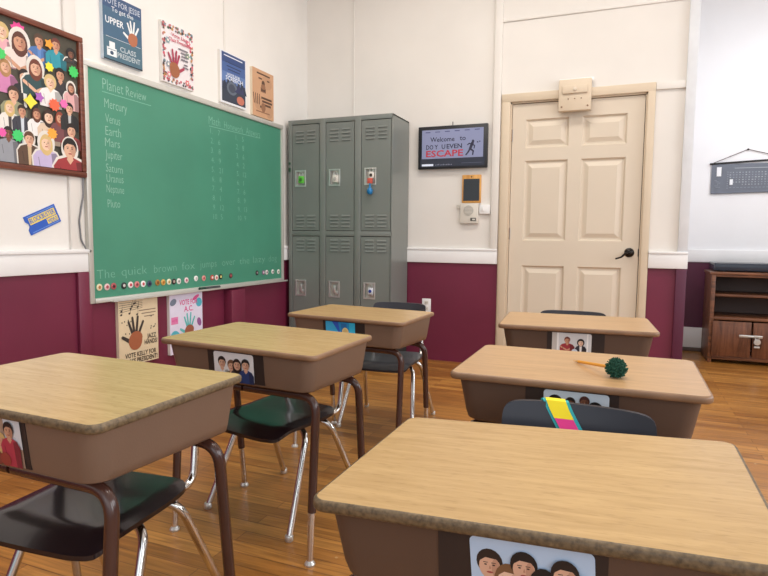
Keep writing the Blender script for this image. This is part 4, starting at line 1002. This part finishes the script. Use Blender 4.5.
# ---- neon strap over the foreground chair's back
x, y, a = on_desk('F', .026, .20)
r = thing('neon_strap', 'yellow, pink and teal strap draped over the navy school chair', 'strap', (x, y, 0), a)
STX = -.046
def band(name, pts, w, mt, par, th=.004, shift=0.0):
    m = MB(); P = [Vector(p) for p in pts]; n = len(P); vs = []
    for i, p in enumerate(P):
        t = (P[min(i + 1, n - 1)] - P[max(i - 1, 0)]).normalized(); sx = Vector((1, 0, 0)); nn = sx.cross(t); nn.normalize(); side = sx
        for dx, dn in ((-w / 2, 0), (w / 2, 0), (w / 2, th), (-w / 2, th)): vs.append(p + side * (dx + shift) + nn * dn)
    fs = []
    for i in range(n - 1):
        for k in range(4): k2 = (k + 1) % 4; fs.append([i * 4 + k, i * 4 + k2, i * 4 + 4 + k2, i * 4 + 4 + k])
    fs += [[3, 2, 1, 0], [n * 4 - 4, n * 4 - 3, n * 4 - 2, n * 4 - 1]]
    m.add(vs, fs, mt); return m.build(name, par, smooth=40)

# ---- pencil with pom-pom on desk E
x, y, a, H, t = DESK['E']
PX, PY = .001, 1.523; TIPX, TIPY = -.109, 1.668
r = thing('pom_pom_pencil', 'orange pencil topped with a dark green pom-pom lying on a desk', 'pencil', (PX, PY, H))
tip = Vector((TIPX - PX, TIPY - PY, .0045)); pom = Vector((0, 0, .024))
q = MB(); q.tube([tip + Vector((.014, -.007, 0)), pom + Vector((-.01, .004, 0))], .0042, mat('orange pencil paint', (228, 156, 52), .4), 6); q.build('barrel', r)
q = MB(); q.tube([tip, tip + Vector((.014, -.007, 0))], .001, mat('bare pencil wood', (206, 164, 110), .6), 6, r2=.0042); q.build('tip', r)
q = MB(); rnd = random.Random(11); GP = mat('dark green yarn', (34, 84, 66), .8, var=.3, vscale=200)
q.lathe(pom, [(.001, -.018), (.012, -.014), (.018, 0), (.012, .014), (.001, .018)], GP, 14)
for k in range(420):
    zz = rnd.uniform(-1, 1); t_ = rnd.uniform(0, 2 * PI); rr = math.sqrt(1 - zz * zz); d = Vector((rr * math.cos(t_), rr * math.sin(t_), zz)); L = .0275 * rnd.uniform(.85, 1.02)
    if pom.z + d.z * L < .001: L = max(.014, (pom.z - .001) / max(.01, -d.z)) if d.z < 0 else L
    q.tube([pom + d * .010, pom + d * L], .0012, GP, 4)
q.build('pom_pom', r, smooth=0)

# neon strap pieces (front of the chair back, then over its top and down behind)
r = bpy.data.objects['neon_strap']
TEAL = mat('teal strap edge', (40, 168, 178), .6); PINKN = mat('neon pink fabric', (240, 62, 150), .6); YEL = mat('neon yellow fabric', (250, 226, 30), .6)
T0 = .645
def bk(z, off):
    v = (z - (T0 - .0825)) / .0825; return .185 + .022 * v + .010 * max(0, v - .6) + off
def sx_at(z): return STX + (T0 - z) * .62
def strip(zs, off): return [(sx_at(z), bk(z, -off), z) for z in zs]
def crown(off, down):
    return [(sx_at(T0), bk(T0, -off * .8), T0 + off * .6), (sx_at(T0) - .003, bk(T0, .005), T0 + off + .0005), (sx_at(T0) - .006, bk(T0, .012 + off * .8), T0 + off * .6), (sx_at(T0) - .02, bk(T0 - .03, .0122 + off), T0 - .03), (sx_at(T0) - .03, bk(T0 - down, .0122 + off), T0 - down)]
band('edge_webbing', strip((.50, .54, .58, .61, .63), .0035) + crown(.0035, .09), .056, TEAL, r, .0015)
band('pink_panel', strip((.50, .54, .58, .60, .614), .0058), .040, PINKN, r, .0015)
band('yellow_panel', strip((.614, .622, .632), .0058) + crown(.0058, .085), .042, YEL, r, .0015)

# ------------------------------------------------------------------ light
def area(name, loc, target, sx, sy, power, col):
    l = bpy.data.lights.new(name, 'AREA'); l.shape = 'RECTANGLE'; l.size = sx; l.size_y = sy; l.energy = power; l.color = col
    o = bpy.data.objects.new(name, l); COL.objects.link(o); o.location = loc
    o.rotation_euler = (Vector(target) - Vector(loc)).to_track_quat('-Z', 'Y').to_euler()
    return o
for i, (a, b) in enumerate(wins):
    area('window_light', (XR + .35, (a + b) / 2, 1.95), (XL, (a + b) / 2, 1.1), 1.35, 1.75, 52, (.90, .95, 1.0))
area('ceiling_light', (-.6, 1.2, ZC - .05), (-.6, 1.2, 0), 2.2, .5, 38, (1.0, .95, .88))
area('ceiling_light', (-.6, 3.2, ZC - .05), (-.6, 3.2, 0), 2.2, .5, 34, (1.0, .95, .88))
area('rear_window_light', (.4, Y0 - .1, 1.7), (-.6, 4, 1.2), 3.6, 1.8, 24, (.93, .96, 1.0))
area('alcove_light', (1.7, 4.9, 2.6), (1.1, 5.9, 1.0), .8, .8, 17, (.92, .95, 1.0))
w = bpy.data.worlds.new('sky'); bpy.context.scene.world = w; w.use_nodes = True
bg = w.node_tree.nodes['Background']; bg.inputs['Color'].default_value = (.86, .92, 1, 1); bg.inputs['Strength'].default_value = .6

# ------------------------------------------------------------------ camera
yaw, pitch, roll = math.radians(21.9999), math.radians(4.8998), math.radians(.5591)
cy, sy, cp, sp = math.cos(yaw), math.sin(yaw), math.cos(pitch), math.sin(pitch)
f = Vector((-sy * cp, cy * cp, -sp)); rt = Vector((cy, sy, 0)); up = rt.cross(f)
rt, up = rt * math.cos(roll) + up * math.sin(roll), up * math.cos(roll) - rt * math.sin(roll)
cd = bpy.data.cameras.new('camera'); cd.sensor_width = 36; cd.lens = 584.2 / 768 * 36; cd.clip_start = .02
co = bpy.data.objects.new('camera', cd); COL.objects.link(co)
M = Matrix((rt, up, -f)).transposed().to_4x4(); M.translation = (0, 0, 1.0068); co.matrix_world = M
sc = bpy.context.scene; sc.camera = co
sc.view_settings.view_transform = 'Standard'; sc.view_settings.look = 'None'; sc.view_settings.exposure = 0.0
